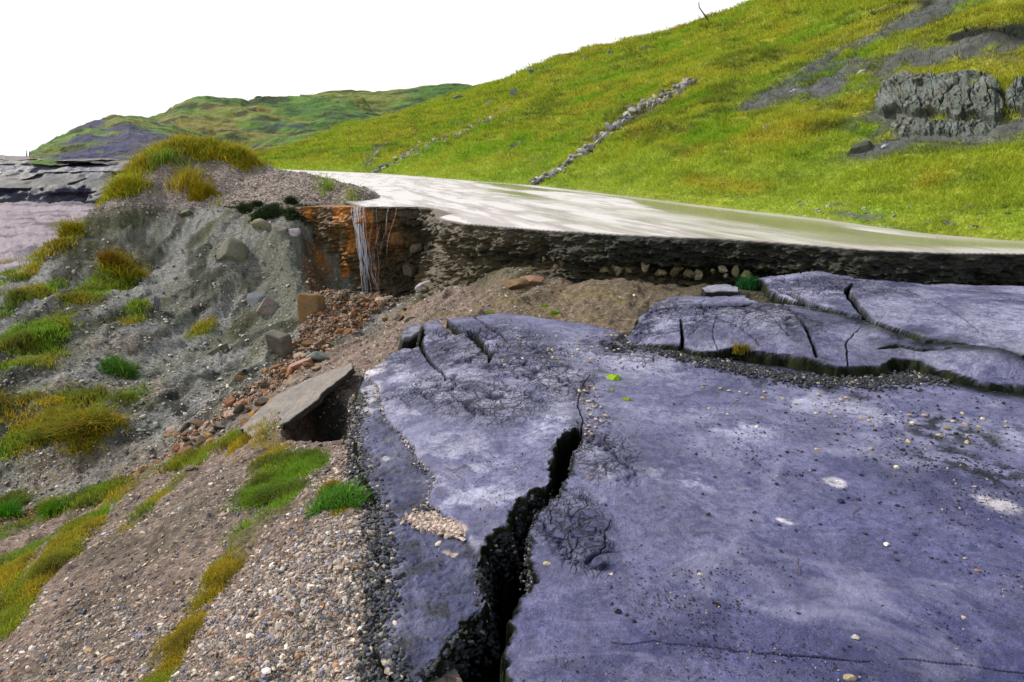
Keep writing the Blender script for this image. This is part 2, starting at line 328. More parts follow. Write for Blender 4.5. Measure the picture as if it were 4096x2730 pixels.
cr2=[(ln([(646,305.5),(680,306),(705,309),(742,309),(752,306),(800,311),(850,317)],.2),[.012,.014,.02,.02,.03,.016,.01],.2),
 (ln([(781,311),(795,322),(805,334),(817,352)],.16),[.006,.01,.012,.01],.12),
 (ln([(681,322),(683,335),(681,342)],.15),[.008,.012,.014],.15),
 (ln([(662,303),(654,309),(657,316),(648,322),(650,330)],.1),[.001,.002,.002,.0015,.001],.05),(ln([(681,300),(672,308),(676,316),(668,324)],.12),[.001,.002,.002,.001],.05),(ln([(720,346),(712,336),(716,322),(706,314)],.14),[.002,.002,.0015,.001],.05),(ln([(690,318),(705,322),(735,330),(760,343)],.15),[.002,.005,.004,.003],.05),(ln([(740,312),(765,320),(788,340)],.16),[.002,.004,.003],.05),(ln([(860,330),(845,345),(850,360)],.15),[.002,.005,.004],.05),
 (ln([(700,307),(705,313),(718,321)],.18),[.004,.006,.004],.1),
 (ln([(880,340),(900,338),(920,342),(950,345)],.2),[.01,.03,.02,.01],.06)]
cr3=[(ln([(800,274),(812,282),(836,290)],.31),[.003,.005,.004],.05),(ln([(775,279),(800,285),(830,296)],.3),[.003,.004,.003],.05),(ln([(862,280),(905,292),(950,308),(990,330)],.3),[.002,.004,.004,.003],.05),(ln([(779,289),(795,294),(805,299),(816,302)],.28),[.01,.03,.03,.01],.25),
 (ln([(852,287),(846,294),(852,300),(862,307),(876,316)],.29),[.006,.03,.03,.025,.03],.25),
 (ln([(824,282),(836,287),(846,293)],.3),[.003,.006,.008],.1),
 (ln([(925,283),(960,292),(1000,296),(1040,306)],.32),[.004,.006,.006,.006],.06)]
def rb(l): q=[atZ(px,py,z) for px,py,z in l]; q=np.array(q); return RBF(q[:,:2]*.3,q[:,2],1e-3)
_zm=rb([(500,660,0),(900,660,0.0),(1024,500,0),(700,500,0),(430,600,-.01),(400,460,-.03),(450,400,.02),(480,340,.06),(440,322,.0),(600,345,.02),(740,372,.02),(900,388,.03),(1024,392,.03),(560,380,.04),(370,370,-.08),(800,450,0)])
_z2=rb([(620,330,.04),(660,300,.16),(742,297,.2),(860,318,.21),(972,345,.21),(1024,362,.21),(680,340,.10),(770,350,.12),(840,363,.11),(920,360,.11),(1024,380,.11),(1150,400,.12),(700,320,.19),(880,340,.14),(800,335,.2)])
_z3=rb([(760,277,.29),(817,272,.33),(900,281,.31),(1024,286,.3),(1200,292,.3),(1024,348,.235),(900,320,.235),(780,292,.255),(850,300,.29),(930,300,.31),(1200,380,.27),(1000,320,.29)])
lapline=ln([(362,357),(380,380),(385,405),(398,425),(415,443),(417,454),(432,466),(438,473),(430,491),(428,499),(440,505),(465,520),(470,537),(481,556),(484,575)])
lapnear=np.r_[lapline,[atZ(484,640,0)[:2]],[atZ(380,700,0)[:2]],[atZ(340,560,0)[:2]],[atZ(340,420,0)[:2]]]
# slab paint
def zs(l,z=0,soft=2.0): return Stroke(l,zpl=z,soft=soft)
pale1=zs([[(395,365,22),(420,385,20),(405,410,18)],[(450,375,18),(470,360,14)],[(545,375,30),(560,410,22),(540,420,24)],[(440,450,30),(470,490,36),(500,500,30)],[(500,395,18),(475,420,12)],[(460,540,22)],[(640,365,24),(600,350,20)],[(700,480,12),(660,470,10)],[(780,400,14),(900,420,16),(1000,440,14)],[(740,430,16)]],soft=2.8)
dark1=zs([[(480,345,20),(500,360,14)],[(470,400,18),(520,410,10)],[(590,400,10),(600,440,12),(590,470,14)],[(570,520,18),(600,540,14)],[(930,470,30),(1000,500,36)],[(760,560,26),(800,585,20)],[(680,640,40),(600,680,40)],[(920,600,20),(1010,660,60),(900,690,50)],[(430,395,12),(450,410,14)],[(700,620,30)]],soft=2.8)
deep=zs([[(760,640,90),(900,640,120),(1000,560,90)],[(620,650,60),(560,620,30)],[(980,460,40)],[(400,600,30),(430,560,20)]],soft=2.8)
crk1=zs([[(425,350,20),(440,345,30),(480,350,40),(520,360,34),(560,390,24)],[(600,350,14),(640,360,12)],[(560,500,20),(575,530,26),(590,560,22)],[(590,450,26),(610,470,20)],[(430,390,24),(500,400,30)],[(380,540,16)]],soft=1.6)
whitebits=zs([[(835,481,5)],[(1000,505,9),(985,500,6)],[(790,522,4),(780,519,3)],[(371,362,6),(378,356,5)],[(372,378,6),(365,392,5)],[(372,400,7)],[(385,450,4)],[(745,335,7)]],soft=1.2)
pebpatch=zs([[(420,512,7),(440,519,11),(457,526,8)],[(445,545,3),(455,548,3)]],soft=.6)
weed1=zs([[(700,362,14),(760,375,16),(820,385,12),(880,386,8)],[(860,400,5)],[(930,430,14),(980,440,12)],[(950,460,18),(1010,480,16)]],soft=2)
crk2=zs([[(640,318,16),(670,310,20),(690,318,16)],[(760,320,20)]],.17,1.6)
dk2=zs([[(700,308,4),(800,318,12),(860,322,10),(900,336,14)],[(680,340,6)],[(900,352,12)],[(796,330,5),(812,350,6)]],.18,2)
crk3=zs([[(800,282,16),(830,284,22)]],.33,1.6)
dk3=zs([[(840,300,12),(870,312,8)],[(960,330,8),(1000,342,9)],[(980,292,6)],[(920,322,8)]],.3,2)
SLABB=hexc('#6c6c90'); SLABP=hexc('#b6b6d0'); SLABD=hexc('#2c305c'); ROUGH=hexc('#54587a'); EDGE=hexc('#14180f'); OL=hexc('#2a3020')
def mixc(c,t,m): return c*(1-m[...,None])+t*m[...,None]
def slab_mat():
    m,nt,p=NT('asphalt'); g=nd(nt,'NewGeometry').outputs['Position']
    c=nd(nt,'Attribute',attribute_name='col').outputs['Color']; k=nd(nt,'SeparateColor',{0:nd(nt,'Attribute',attribute_name='msk').outputs['Color']}).outputs
    n1=noise(nt,g,2.2,8,0.68,0.6); n2=noise(nt,g,22,6,0.7); n3=noise(nt,g,190,3,0.7)
    kk=math_(nt,'MULTIPLY',math_(nt,'MULTIPLY',maprange(nt,n1,.38,.62,.78,1.18),maprange(nt,n2,.38,.62,.76,1.2)),maprange(nt,n3,.38,.62,.68,1.34))
    base=mix(nt,1,c,nd(nt,'CombineColor',{0:kk,1:kk,2:kk}).outputs[0],'MULTIPLY')
    nb=noise(nt,g,6.5,9,.74,1.2); base=mix(nt,maprange(nt,nb,.5,.6,0,.6),base,hexc('#333866')); nb2=noise(nt,g,38,6,.75,.8); base=mix(nt,maprange(nt,nb2,.54,.62,0,.6),base,hexc('#252a50'))
    na=noise(nt,g,1.4,7,.7,1.5); base=mix(nt,maprange(nt,na,.52,.64,0,.4),base,hexc('#a8a8c4'))
    # crackled lines
    wv=nd(nt,'TexNoise',{'Vector':g,'Scale':7.0,'Detail':3.0}).outputs['Color']
    dv=nd(nt,'VectorMath',{0:g,1:nd(nt,'VectorMath',{0:wv,3:0.16},operation='SCALE').outputs[0]},operation='ADD').outputs[0]
    v1=nd(nt,'TexVoronoi',{'Vector':dv,'Scale':7.0},feature='DISTANCE_TO_EDGE').outputs['Distance']
    v2=nd(nt,'TexVoronoi',{'Vector':dv,'Scale':19.0},feature='DISTANCE_TO_EDGE').outputs['Distance']
    l1=maprange(nt,v1,0.01,0.07,1,0); l2=maprange(nt,v2,0.0,0.11,.75,0)
    gate=maprange(nt,noise(nt,g,3.2,3),.38,.46,.25,1)
    ln_=math_(nt,'MULTIPLY',math_(nt,'MULTIPLY',math_(nt,'MAXIMUM',l1,l2),gate),k[0])
    cell=nd(nt,'SeparateColor',{0:nd(nt,'TexVoronoi',{'Vector':dv,'Scale':7.0}).outputs['Color']}).outputs[0]
    base=mix(nt,math_(nt,'MULTIPLY',k[0],maprange(nt,cell,0,1,0,.45)),base,hexc('#4a4d66'))
    base=mix(nt,math_(nt,'MULTIPLY',ln_,.85),base,hexc('#15182a'))
    # small dark specks and pale aggregate
    v3=nd(nt,'TexVoronoi',{'Vector':g,'Scale':95.0}); sp3=maprange(nt,v3.outputs['Distance'],.12,.3,1,0)
    sel=maprange(nt,nd(nt,'SeparateColor',{0:v3.outputs['Color']}).outputs[1],.86,.9,0,1)
    base=mix(nt,math_(nt,'MULTIPLY',math_(nt,'MULTIPLY',sp3,sel),.55),base,hexc('#a89a88'))
    v4=nd(nt,'TexVoronoi',{'Vector':g,'Scale':34.0}); sp4=maprange(nt,math_(nt,'ADD',v4.outputs['Distance'],math_(nt,'MULTIPLY',n2,.4)),.32,.42,1,0)
    sel4=maprange(nt,nd(nt,'SeparateColor',{0:v4.outputs['Color']}).outputs[0],.72,.8,0,1)
    base=mix(nt,math_(nt,'MULTIPLY',math_(nt,'MULTIPLY',sp4,sel4),math_(nt,'ADD',.35,math_(nt,'MULTIPLY',k[1],.5))),base,hexc('#23263f'))
    base=mix(nt,k[2],base,mix(nt,1,c,nd(nt,'CombineColor',{0:kk,1:kk,2:kk}).outputs[0],'MULTIPLY'))
    nt.links.new(base,p.inputs['Base Color'])
    nt.links.new(maprange(nt,n1,.3,.7,.5,.75),p.inputs['Roughness']); nt.links.new(maprange(nt,k[2],0,1,.4,.03),p.inputs['Specular IOR Level'])
    h=math_(nt,'ADD',math_(nt,'ADD',math_(nt,'MULTIPLY',n2,.8),math_(nt,'MULTIPLY',n3,math_(nt,'ADD',.22,math_(nt,'MULTIPLY',k[1],.6)))),math_(nt,'MULTIPLY',ln_,-1.6))
    h=math_(nt,'ADD',h,math_(nt,'MULTIPLY',n1,2.0))
    h=math_(nt,'ADD',h,math_(nt,'MULTIPLY',nb,1.2))
    nt.links.new(nd(nt,'Bump',{'Strength':.9,'Distance':.014,'Height':h}).outputs[0],p.inputs['Normal'])
    return m
M['slab']=slab_mat()
def slab(name,X,Y,pol,zf,cks,thick,ew,paint,hole=None,lap=None):
    e=(.045*fbm(X*4.5,Y*4.5,o=4,s=24) if thick>.18 else 0)+.02*fbm(X*9,Y*9,o=4,s=21)+.012*fbm(X*30,Y*30,o=3,s=23)+.025*fbm(X*3,Y*3,o=3,s=22)
    s=sdf(X,Y,pol)+e; z=zf(X*.3,Y*.3)+.012*fbm(X*1.3,Y*1.3,o=3,s=5)+.006*fbm(X*7,Y*7,o=4,s=6)+.0025*fbm(X*28,Y*28,o=3,s=7)
    lapm=np.zeros(X.shape)
    if lap is not None:
        sl_=sdf(X,Y,lap)+e*.8; lapm=ss(-.006,.012,sl_); z=z-.022*lapm+.012*lapm*fbm(X*40,Y*40,o=3,s=8)
    edge=1-ss(-ew,.012,s); z=z-thick*edge+.03*fbm(X*22,Y*22,o=3,s=31)*edge*(1 if thick>.1 else .3)
    dk=1-ss(.004,.024,s)
    for l,wd,dp in cks:
        wd=np.array(wd); d=pdist(X+.012*fbm(X*9,Y*9,o=4,s=42),Y+.012*fbm(X*9+5,Y*9,o=4,s=43),l,wd)+.010*fbm(X*22,Y*22,o=3,s=41)*min(1,wd.max()*30)
        q=1-ss(-wd.max()*.5-.002,.001+min(.004,wd.max()*.2),d); z=z-dp*q; wm2=wd.max(); dk=np.maximum(dk,(1-ss(.0,.004+min(.012,wm2*.4),d))*(1 if wm2>.008 else .75))
    if hole is not None:
        d=sdf(X,Y,hole)+e*.7+.02*fbm(X*20,Y*20,o=3,s=45)+.01*fbm(X*60,Y*60,o=2,s=47); q=ss(-.005,.05,d)
        lip=ss(-.03,.0,d); z=z-.25*ss(-.01,.03,d)-1.3*q+.03*fbm(X*30,Y*30,o=3,s=46)*lip; dk=np.maximum(dk,ss(-.026,-.008,d))
    col,ck,rg,dm=paint(X,Y,lapm); ck_=ck*(1-lapm)
    wx_=X+.12*fbm(X*3,Y*3,o=3,s=201); wy_=Y+.12*fbm(X*3+9,Y*3,o=3,s=202)
    f1=np.abs(fbm(wx_*4.2,wy_*4.2,o=4,s=203)); f2=np.abs(fbm(wx_*11,wy_*11,o=3,s=204)); ln1=1-ss(0,.085,f1); ln2=1-ss(0,.09,f2)
    ln_=np.clip(np.maximum(ln1,.6*ln2*ss(.0,.25,fbm(X*2,Y*2,o=3,s=205)+.1))*(ck_*.95+.10),0,1); z=z-.012*ln_+.010*ck_*np.sqrt(np.clip(f1*4,0,1))+.005*ck_*np.sqrt(np.clip(f2*4,0,1))
    col=mixc(col,SLABD,.5*ck_*(1-ss(.0,.16,f1+.5*f2))); col=mixc(col,hexc('#b8b8d0'),.6*ck_*ss(.08,.3,f1)*ss(-.2,.3,fbm(X*3,Y*3,o=4,s=206))); col=mixc(col,hexc('#34385e'),.6*ck_*ss(-.05,.2,fbm(X*3.3,Y*4.5,o=5,s=207,g=.62))); col=mixc(col,hexc('#1c2036'),.85*ln_)
    ec=mixc(np.broadcast_to(EDGE,X.shape+(3,)).copy(),np.broadcast_to(OL,X.shape+(3,)),ss(-.2,.5,fbm(X*11,Y*11,o=3,s=50)))
    col=col*(1-dk[...,None])+ec*dk[...,None]
    keep=(s>-ew-.01); kf=keep[:-1,:-1]|keep[1:,:-1]|keep[:-1,1:]|keep[1:,1:]
    V=np.stack([X,Y,z],-1).reshape(-1,3); Fc=grid_faces(*X.shape,keep=kf)
    V,Fc,cc,mk=compact(V,Fc,col.reshape(-1,3),np.stack([ck*(1-dk),rg,np.maximum(dk,np.maximum(dm,ln_*.8))],-1).reshape(-1,3))
    return mesh(name,V,Fc,M['slab'],col=cc,msk=mk),s
def base_col(X,Y,pl,dk,n):
    c=np.broadcast_to(SLABB,X.shape+(3,)).copy(); nz=n*.9
    c=mixc(c,SLABP,np.clip(.9*pl(X,Y,nz)*ss(-.15,.12,n+.6*fbm(X*6,Y*6,o=5,s=62,g=.62)),0,1))
    c=mixc(c,SLABD,.8*dk(X,Y,nz)*ss(-.25,.2,fbm(X*5,Y*5,o=5,s=63)+.08))
    c=mixc(c,SLABD,.5*ss(.08,.4,fbm(X*2.2,Y*3,o=6,s=64,g=.65))); return mixc(c,SLABP,.25*ss(.05,.5,fbm(X*.9,Y*2,o=5,s=65)))
def paint1(X,Y,lapm):
    n=fbm(X*2.5,Y*2.5,o=5,s=61); c=base_col(X,Y,pale1,dark1,n); c=mixc(c,hexc('#4a4b80'),.45*deep(X,Y,n))
    rc=mixc(np.broadcast_to(ROUGH,X.shape+(3,)).copy(),hexc('#2f3338'),ss(.0,.5,fbm(X*12,Y*12,o=4,s=66)))
    c=mixc(c,rc,lapm*.85); c=mixc(c,hexc('#d8d3da'),.85*whitebits(X,Y,n)*ss(-.3,.1,fbm(X*12,Y*12,o=3,s=67)+.15))
    c=mixc(c,hexc('#c8b2a4'),.85*pebpatch(X,Y,n*.4)); wm_=.85*weed1(X,Y,n)*ss(-.1,.2,fbm(X*14,Y*14,o=4,s=68)); c=mixc(c,hexc('#20281c'),wm_)
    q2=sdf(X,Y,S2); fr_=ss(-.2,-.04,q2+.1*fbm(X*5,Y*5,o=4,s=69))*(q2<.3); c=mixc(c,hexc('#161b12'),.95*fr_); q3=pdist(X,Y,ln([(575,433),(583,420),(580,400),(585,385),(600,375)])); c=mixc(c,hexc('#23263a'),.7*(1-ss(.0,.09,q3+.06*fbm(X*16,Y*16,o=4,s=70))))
    return c,crk1(X,Y,n*.5),np.clip(lapm+.5*dark1(X,Y,n),0,1),np.maximum(np.maximum(wm_,.95*fr_),pebpatch(X,Y,n*.4))
def paint2(X,Y,lapm):
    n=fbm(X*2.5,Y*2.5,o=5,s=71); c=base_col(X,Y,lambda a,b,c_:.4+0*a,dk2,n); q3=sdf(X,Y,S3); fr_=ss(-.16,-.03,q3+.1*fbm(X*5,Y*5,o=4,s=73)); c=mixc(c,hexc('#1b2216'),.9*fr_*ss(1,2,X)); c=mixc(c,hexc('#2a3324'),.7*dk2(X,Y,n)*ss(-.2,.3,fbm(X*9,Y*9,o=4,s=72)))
    return c,.2+.8*crk2(X,Y,n*.5),dk2(X,Y,n)*.5,.9*fr_*ss(1,2,X)
def paint3(X,Y,lapm):
    n=fbm(X*2.5,Y*2.5,o=5,s=81); c=base_col(X,Y,lambda a,b,c_:.5+0*a,dk3,n); c=mixc(c,hexc('#2a3324'),.6*dk3(X,Y,n)*ss(-.2,.3,fbm(X*9,Y*9,o=4,s=82)))
    return c,.15+.8*crk3(X,Y,n*.5),dk3(X,Y,n)*.4,0*X
Xs,Ys=polar(azs(-27,43,1050,k=50),np.r_[np.linspace(.05,1.0,8)[:-1],rthe(1.6,58,11.5,720)])
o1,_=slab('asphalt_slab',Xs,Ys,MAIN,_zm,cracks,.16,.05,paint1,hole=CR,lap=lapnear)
tag(o1,'large violet grey slab of broken road surface split by a deep black crack, filling the foreground','asphalt slab')
Xt,Yt=polar(azs(4,43,600,c0=4,c1=65,k=60),rthe(1.5,19.5,9.0,260))
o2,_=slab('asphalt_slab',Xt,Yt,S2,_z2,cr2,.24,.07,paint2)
tag(o2,'raised buckled asphalt slab with dark mossy front edge and a yellow plant, in the middle right','asphalt slab')
Xt,Yt=polar(azs(12,43,540,c0=12,c1=65,k=60),rthe(1.4,16.5,8.3,230))
o3,_=slab('asphalt_slab',Xt,Yt,S3,_z3,cr3,.2,.04,paint3)
tag(o3,'tilted asphalt slab rising against the dark cut face of the upper road','asphalt slab')
# ---- ground mesh
Xg,Yg=polar(azs(-43,40,960,k=60),np.r_[np.linspace(.05,1.1,6)[:-1],rthe(2.4,62,6.2,640),np.geomspace(22.5,75,70)])
Zg=Gd(Xg,Yg)
def ground_col(x,y):
    n=fbm(x*1.2,y*1.2,o=5,s=91); d=np.hypot(x,y)
    str_=np.hypot(x+1.9,y-12.3); N=n*.5
    near=hexc('#8a776c'); c=np.broadcast_to(near,x.shape+(3,)).copy()
    c=mixc(c,hexc('#6d6558'),.6*ss(-.1,.4,fbm(x*2,y*2,o=4,s=92)))
    u,v=x*.985-y*.17,x*.17+y*.985
    # side of the stream: far bank
    line=np.array([gcast(a,b)[:2] for a,b in [(-150,600),(0,545),(90,510),(150,485),(190,460),(240,425),(270,400),(300,370),(340,350),(372,330),(400,312),(450,296),(520,285),(700,275)]])
    pol=np.r_[line,[[8,80],[-90,80],[-30,0]]]
    fb=ss(-.25,.25,sdf(x,y,pol)+.3*n)
    bank=mixc(np.broadcast_to(hexc('#6d6e62'),x.shape+(3,)).copy(),hexc('#4a4c32'),ss(-.05,.3,fbm(u*3.2,v*1.0,o=5,s=93)))
    bank=mixc(bank,hexc('#8b8b89'),.75*ss(-.02,.3,fbm(u*2.1,v*.7,o=5,s=94)))
    bank=mixc(bank,hexc('#2a2e20'),.85*ss(.1,.35,fbm(u*4,v*2,o=4,s=97)))
    c=mixc(c,bank,fb)
    z=Gs(x,y); top=ss(.25,.6,z+.15*n)*fb*ss(11,12.5,d); c=mixc(c,mixc(np.broadcast_to(hexc('#93857d'),x.shape+(3,)).copy(),hexc('#6f675c'),ss(0,.4,fbm(x*4,y*4,o=4,s=95))),top)
    far=ss(17.5,20,d)*(x<-3); c=mixc(c,mixc(np.broadcast_to(hexc('#a0939b'),x.shape+(3,)).copy(),hexc('#64606a'),ss(0,.35,fbm(x*.5,y*1.2,o=5,s=96))),far)
    c=mixc(c,hexc('#9a8778'),.4*paleS(x,y,n)); c=mixc(c,hexc('#574c40'),.5*ss(.1,.4,fbm(x*5,y*5,o=4,s=99))*(1-fb)); c=mixc(c,hexc('#655b3e'),.55*ss(-.8,0,x)*ss(5.2,5.8,y)); c=mixc(c,hexc('#7a6a46'),.6*sandS(x,y,n))
    r=rustS(x,y,n*.7); c=mixc(c,hexc('#574428'),.8*r); c=mixc(c,hexc('#96602a'),.7*r*ss(.05,.4,fbm(x*6,y*6,o=3,s=98)))
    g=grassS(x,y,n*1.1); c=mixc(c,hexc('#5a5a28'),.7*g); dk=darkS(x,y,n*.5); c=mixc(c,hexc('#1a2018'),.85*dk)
    # dark soil behind the slab, below the cut face on the right
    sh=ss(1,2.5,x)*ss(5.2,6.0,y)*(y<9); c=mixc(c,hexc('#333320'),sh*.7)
    return c,g,fb,top,r,far
cg,gm,fbm_,topm,rm,farm=ground_col(Xg,Yg)
sm=sdf(Xg,Yg,MAIN)+0; inside=(sm>.22); kf=~(inside[:-1,:-1]&inside[1:,1:]&inside[1:,:-1]&inside[:-1,1:])
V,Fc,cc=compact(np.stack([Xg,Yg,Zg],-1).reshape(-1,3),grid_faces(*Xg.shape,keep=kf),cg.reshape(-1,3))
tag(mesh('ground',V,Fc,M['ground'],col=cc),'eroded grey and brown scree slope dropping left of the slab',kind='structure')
# lowland sheet out to the horizon
a=np.linspace(0,2*np.pi,49)[:-1]; V=np.r_[[[0,0,-45]],np.c_[1800*np.sin(a),1800*np.cos(a),-45+0*a]]
tag(mesh('lowland',V,np.array([(0,(i+1)%48+1,i+1) for i in range(48)]),M['farhill'],col=np.tile(hexc('#4c5a20'),(49,1))),kind='structure')
# ================================================================ UPPER ROAD
ZR=.6
Lp=[(1024,253.4),(942,252.6),(868,249.5),(808,244.8),(719,238.5),(675,237),(620,234.5),(569,231.5),(541,229.5),(505,226.5),(466,223.5),(444,219.5),(439,217),(453,213.5),(436,208.5),(420,206.5),(395,206.2),(362,206.2)]
Lw=[atZ(px,py,ZR)[:2] for px,py in Lp]
Lext=[np.array(q,float) for q in [(13.,7.2),(9.,6.9)]]
Lback=[np.array(q,float) for q in [(-4.0,15.5),(-5.8,19),(-8.5,25),(-14.,36),(-22,50)]]
Rp=[(1024,241.5),(927,233),(883,227),(823,219),(734,209),(675,202),(593,192),(533,185),(474,181),(429,177),(376,173),(325,171),(265,168.5)]
Rw=[atZ(px,py,ZR)[:2] for px,py in Rp]
Rext=[np.array(q,float) for q in [(20.,-2.),(9.5,3.6),(7.4,5.4)]]
Rback=[np.array(q,float) for q in [(-22,46)]]
ROAD=np.array(Lext[:1]+Lext[1:]+Lw+Lback+Rback+Rw[::-1]+Rext[::-1])
Xr,Yr=polar(azs(-30,38.5,1000,c0=-30,c1=70,k=80),np.r_[rthe(1.0,9.6,1.15,330)])
e=.02*fbm(Xr*5,Yr*5,o=4,s=101)+.03*fbm(Xr*3,Yr*3,o=4,s=107)*ss(1,0,Xr)+.06*fbm(Xr*1.3,Yr*1.3,o=3,s=102)*ss(-3,-1,-Xr*0+Xr-3+6)
s=sdf(Xr,Yr,ROAD)+e*.7
Zr=ZR+.006*fbm(Xr*.8,Yr*.8,o=3,s=103)-.03*(1-ss(-.03,.0,s))
mud_sheen=hexc('#dcd6d4')  # pale mud with the wet sheen partly put into its colour
u=(Xr*.94+Yr*.34); v=(-Xr*.34+Yr*.94)
c=np.broadcast_to(mud_sheen,Xr.shape+(3,)).copy()
n=fbm(u*1.0,v*.25,o=5,s=104)
c=mixc(c,hexc('#9d9390'),.65*ss(.0,.3,fbm(u*4.5,v*1.1,o=6,s=105,g=.62)))
wet=np.clip(ss(1.4,4.2,Xr+.35*(Yr-8)+1.6*n-.2)*ss(-.25,.1,fbm(u*1.6,v*.22,o=4,s=106)+.25*ss(2,5,Xr)),0,1)
wet=wet*(.35+.65*ss(.1,.6,s+.3*n)); c=mixc(c,hexc('#86845f'),.75*wet)  # wet tint: the hill's green reflection painted into the mud colour
c=mixc(c,hexc('#8f8478'),.55*ss(.1,.3,fbm(u*5,v*.5,o=5,s=108))*ss(-.1,.3,n))
c=mixc(c,hexc('#7d6a5a'),(1-ss(.0,.16,s))*.5*ss(-.2,.3,n)); c=mixc(c,hexc('#2a2c26'),1-ss(-.01,.022,s))
edgeR=pdist(Xr,Yr,np.array(Rext+Rw)); c=mixc(c,hexc('#b9b3a6'),(1-ss(.1,.35,edgeR))*.6)
V=np.stack([Xr,Yr,Zr],-1).reshape(-1,3); k=s>-.035; kf=k[:-1,:-1]|k[1:,:-1]|k[:-1,1:]|k[1:,1:]
V,Fc,cc,mk=compact(V,grid_faces(*Xr.shape,keep=kf),c.reshape(-1,3),np.stack([wet,wet*0,wet*0],-1).reshape(-1,3))
def road_mat():
    m,nt,p=NT('wet_road'); g=nd(nt,'NewGeometry').outputs['Position']
    c=nd(nt,'Attribute',attribute_name='col').outputs['Color']; k=nd(nt,'SeparateColor',{0:nd(nt,'Attribute',attribute_name='msk').outputs['Color']}).outputs
    n2=noise(nt,g,14,6,.7); n3=noise(nt,g,90,3,.7)
    kk=math_(nt,'MULTIPLY',maprange(nt,n2,.3,.7,.86,1.12),maprange(nt,n3,.3,.7,.85,1.12))
    nt.links.new(mix(nt,1,c,nd(nt,'CombineColor',{0:kk,1:kk,2:kk}).outputs[0],'MULTIPLY'),p.inputs['Base Color'])
    nt.links.new(maprange(nt,math_(nt,'ADD',k[0],math_(nt,'MULTIPLY',math_(nt,'SUBTRACT',n2,.5),.6)),.0,1,.5,.1),p.inputs['Roughness'])
    nt.links.new(nd(nt,'Bump',{'Strength':.4,'Distance':.006,'Height':math_(nt,'ADD',n2,math_(nt,'MULTIPLY',n3,.3))}).outputs[0],p.inputs['Normal'])
    return m
M['road']=road_mat()
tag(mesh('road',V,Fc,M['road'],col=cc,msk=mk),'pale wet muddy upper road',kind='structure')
# ================================================================ CUT FACE under the road edge
def resamp(P,n):
    P=np.asarray(P,float); d=np.r_[0,np.cumsum(np.linalg.norm(np.diff(P[:,:2],axis=0),axis=1))]; t=np.linspace(0,d[-1],n) if np.isscalar(n) else n
    return np.stack([np.interp(t,d,P[:,i]) for i in range(P.shape[1])],-1),t
def W(px,q,zt,zb,fo,rc,dark,ru=0,we=0): return [q[0],q[1],zt,zb,fo,rc,dark,ru,we]
wl=[W(0,(13,7.2),.59,.0,.0,.3,1),W(0,(9,6.9),.59,.0,.0,.3,1)]
info={1024:(.0,.05,.3,1,0,0),942:(.0,.05,.3,1,0,0),868:(.0,.05,.3,1,0,0),808:(.0,.05,.28,1,0,0),719:(-.05,.25,.3,1,0,0),675:(-.1,.35,.25,.95,0,0),620:(-.15,.45,.2,.9,0,0),569:(-.2,.45,.15,.75,0,0),541:(-.25,.5,.1,.6,0,0),505:(-.4,.5,.08,.35,0,0),466:(-.6,.45,.08,.3,0,0),444:(-.8,.35,.08,.3,0,.2),439:(-.95,.3,.05,.3,0,.2),453:(-1,.1,.1,.25,.1,.3),436:(-1,.35,.1,.3,.05,.3),420:(-1.1,.4,.1,.4,.1,.6),395:(-1.2,.4,.1,.5,.12,1),362:(-1.2,.4,.05,.35,.75,.8)}
for (px,py),q in zip(Lp,Lw):
    zb,fo,rc,dk,ru,we=info[px]
    if px in (453,): continue
    wl.append(W(px,q,.59,zb,fo,rc,dk,ru,we))
for px,py,Y,zb,fo,ru,dk in [(340,208,13.1,-1.1,.45,1,.25),(322,208,13.35,-.9,.5,1,.3),(300,208.5,13.6,-.2,.35,.3,.8),(270,209,13.9,.0,.25,0,.9),(240,208,14.2,.2,.15,0,.8),(222,206,14.5,.4,.05,0,.3)]:
    q=atY(px,py,Y); wl.append([q[0],q[1],q[2]+.03,zb,fo,.05,dk,ru,0])
wl=np.array(wl)
Wr,tt=resamp(wl,1500); nv=150; dv=np.gradient(Wr[:,:2],axis=0)
kx=np.hanning(61); kx/=kx.sum(); dsm=np.stack([np.convolve(np.pad(dv[:,i],30,'edge'),kx,'valid') for i in (0,1)],-1)
nrm=np.stack([-dsm[:,1],dsm[:,0]],-1)/np.linalg.norm(dsm,axis=1)[:,None]   # points to the camera side
if (nrm[600]@(-Wr[600,:2]))<0: nrm=-nrm
vv=np.linspace(0,1,nv)[:,None]; T=np.broadcast_to(tt[None],(nv,1500)); VV=np.broadcast_to(vv,T.shape)
zt,zb,fo,rc=(Wr[:,i][None] for i in (2,3,4,5))
VV=np.clip((VV-.04)/.96,0,1); Z=zt+(zb-.25-zt)*VV
dn=zt-Z   # depth under the road surface
prof=.05+fo*ss(.35,1,VV)-rc*ss(.31,.40,dn)*(1-ss(.42,.8,dn))*.9
nn=fbm(T*2.2,Z*3,o=5,s=111)*.12+fbm(T*8,Z*22,o=4,s=112)*.07+.035*fbm(T*26,Z*55,o=3,s=113)
nn=nn*(1+1.3*np.clip(we+ru,0,1)*ss(.08,.3,dn)); prof=prof+nn*(ss(0,.06,dn)*.9+.1)
capm=np.clip(1-vv/.04,0,1); prof=prof-1.0*capm
X=Wr[:,0][None]+nrm[:,0][None]*prof; Y=Wr[:,1][None]+nrm[:,1][None]*prof; Z=Z+.02*fbm(T*12,VV*40,o=3,s=114)*ss(0,.1,dn)-.025*capm
dk=Wr[:,6][None]; ru=Wr[:,7][None]; we=Wr[:,8][None]
c=np.broadcast_to(hexc('#5a4f36'),T.shape+(3,)).copy()
c=mixc(c,hexc('#3b3a22'),ss(-.1,.4,fbm(T*3,Z*5,o=5,s=115))); c=mixc(c,hexc('#84765a'),.5*(1-.8*dk)*ss(.1,.5,fbm(T*7,Z*18,o=4,s=116)))
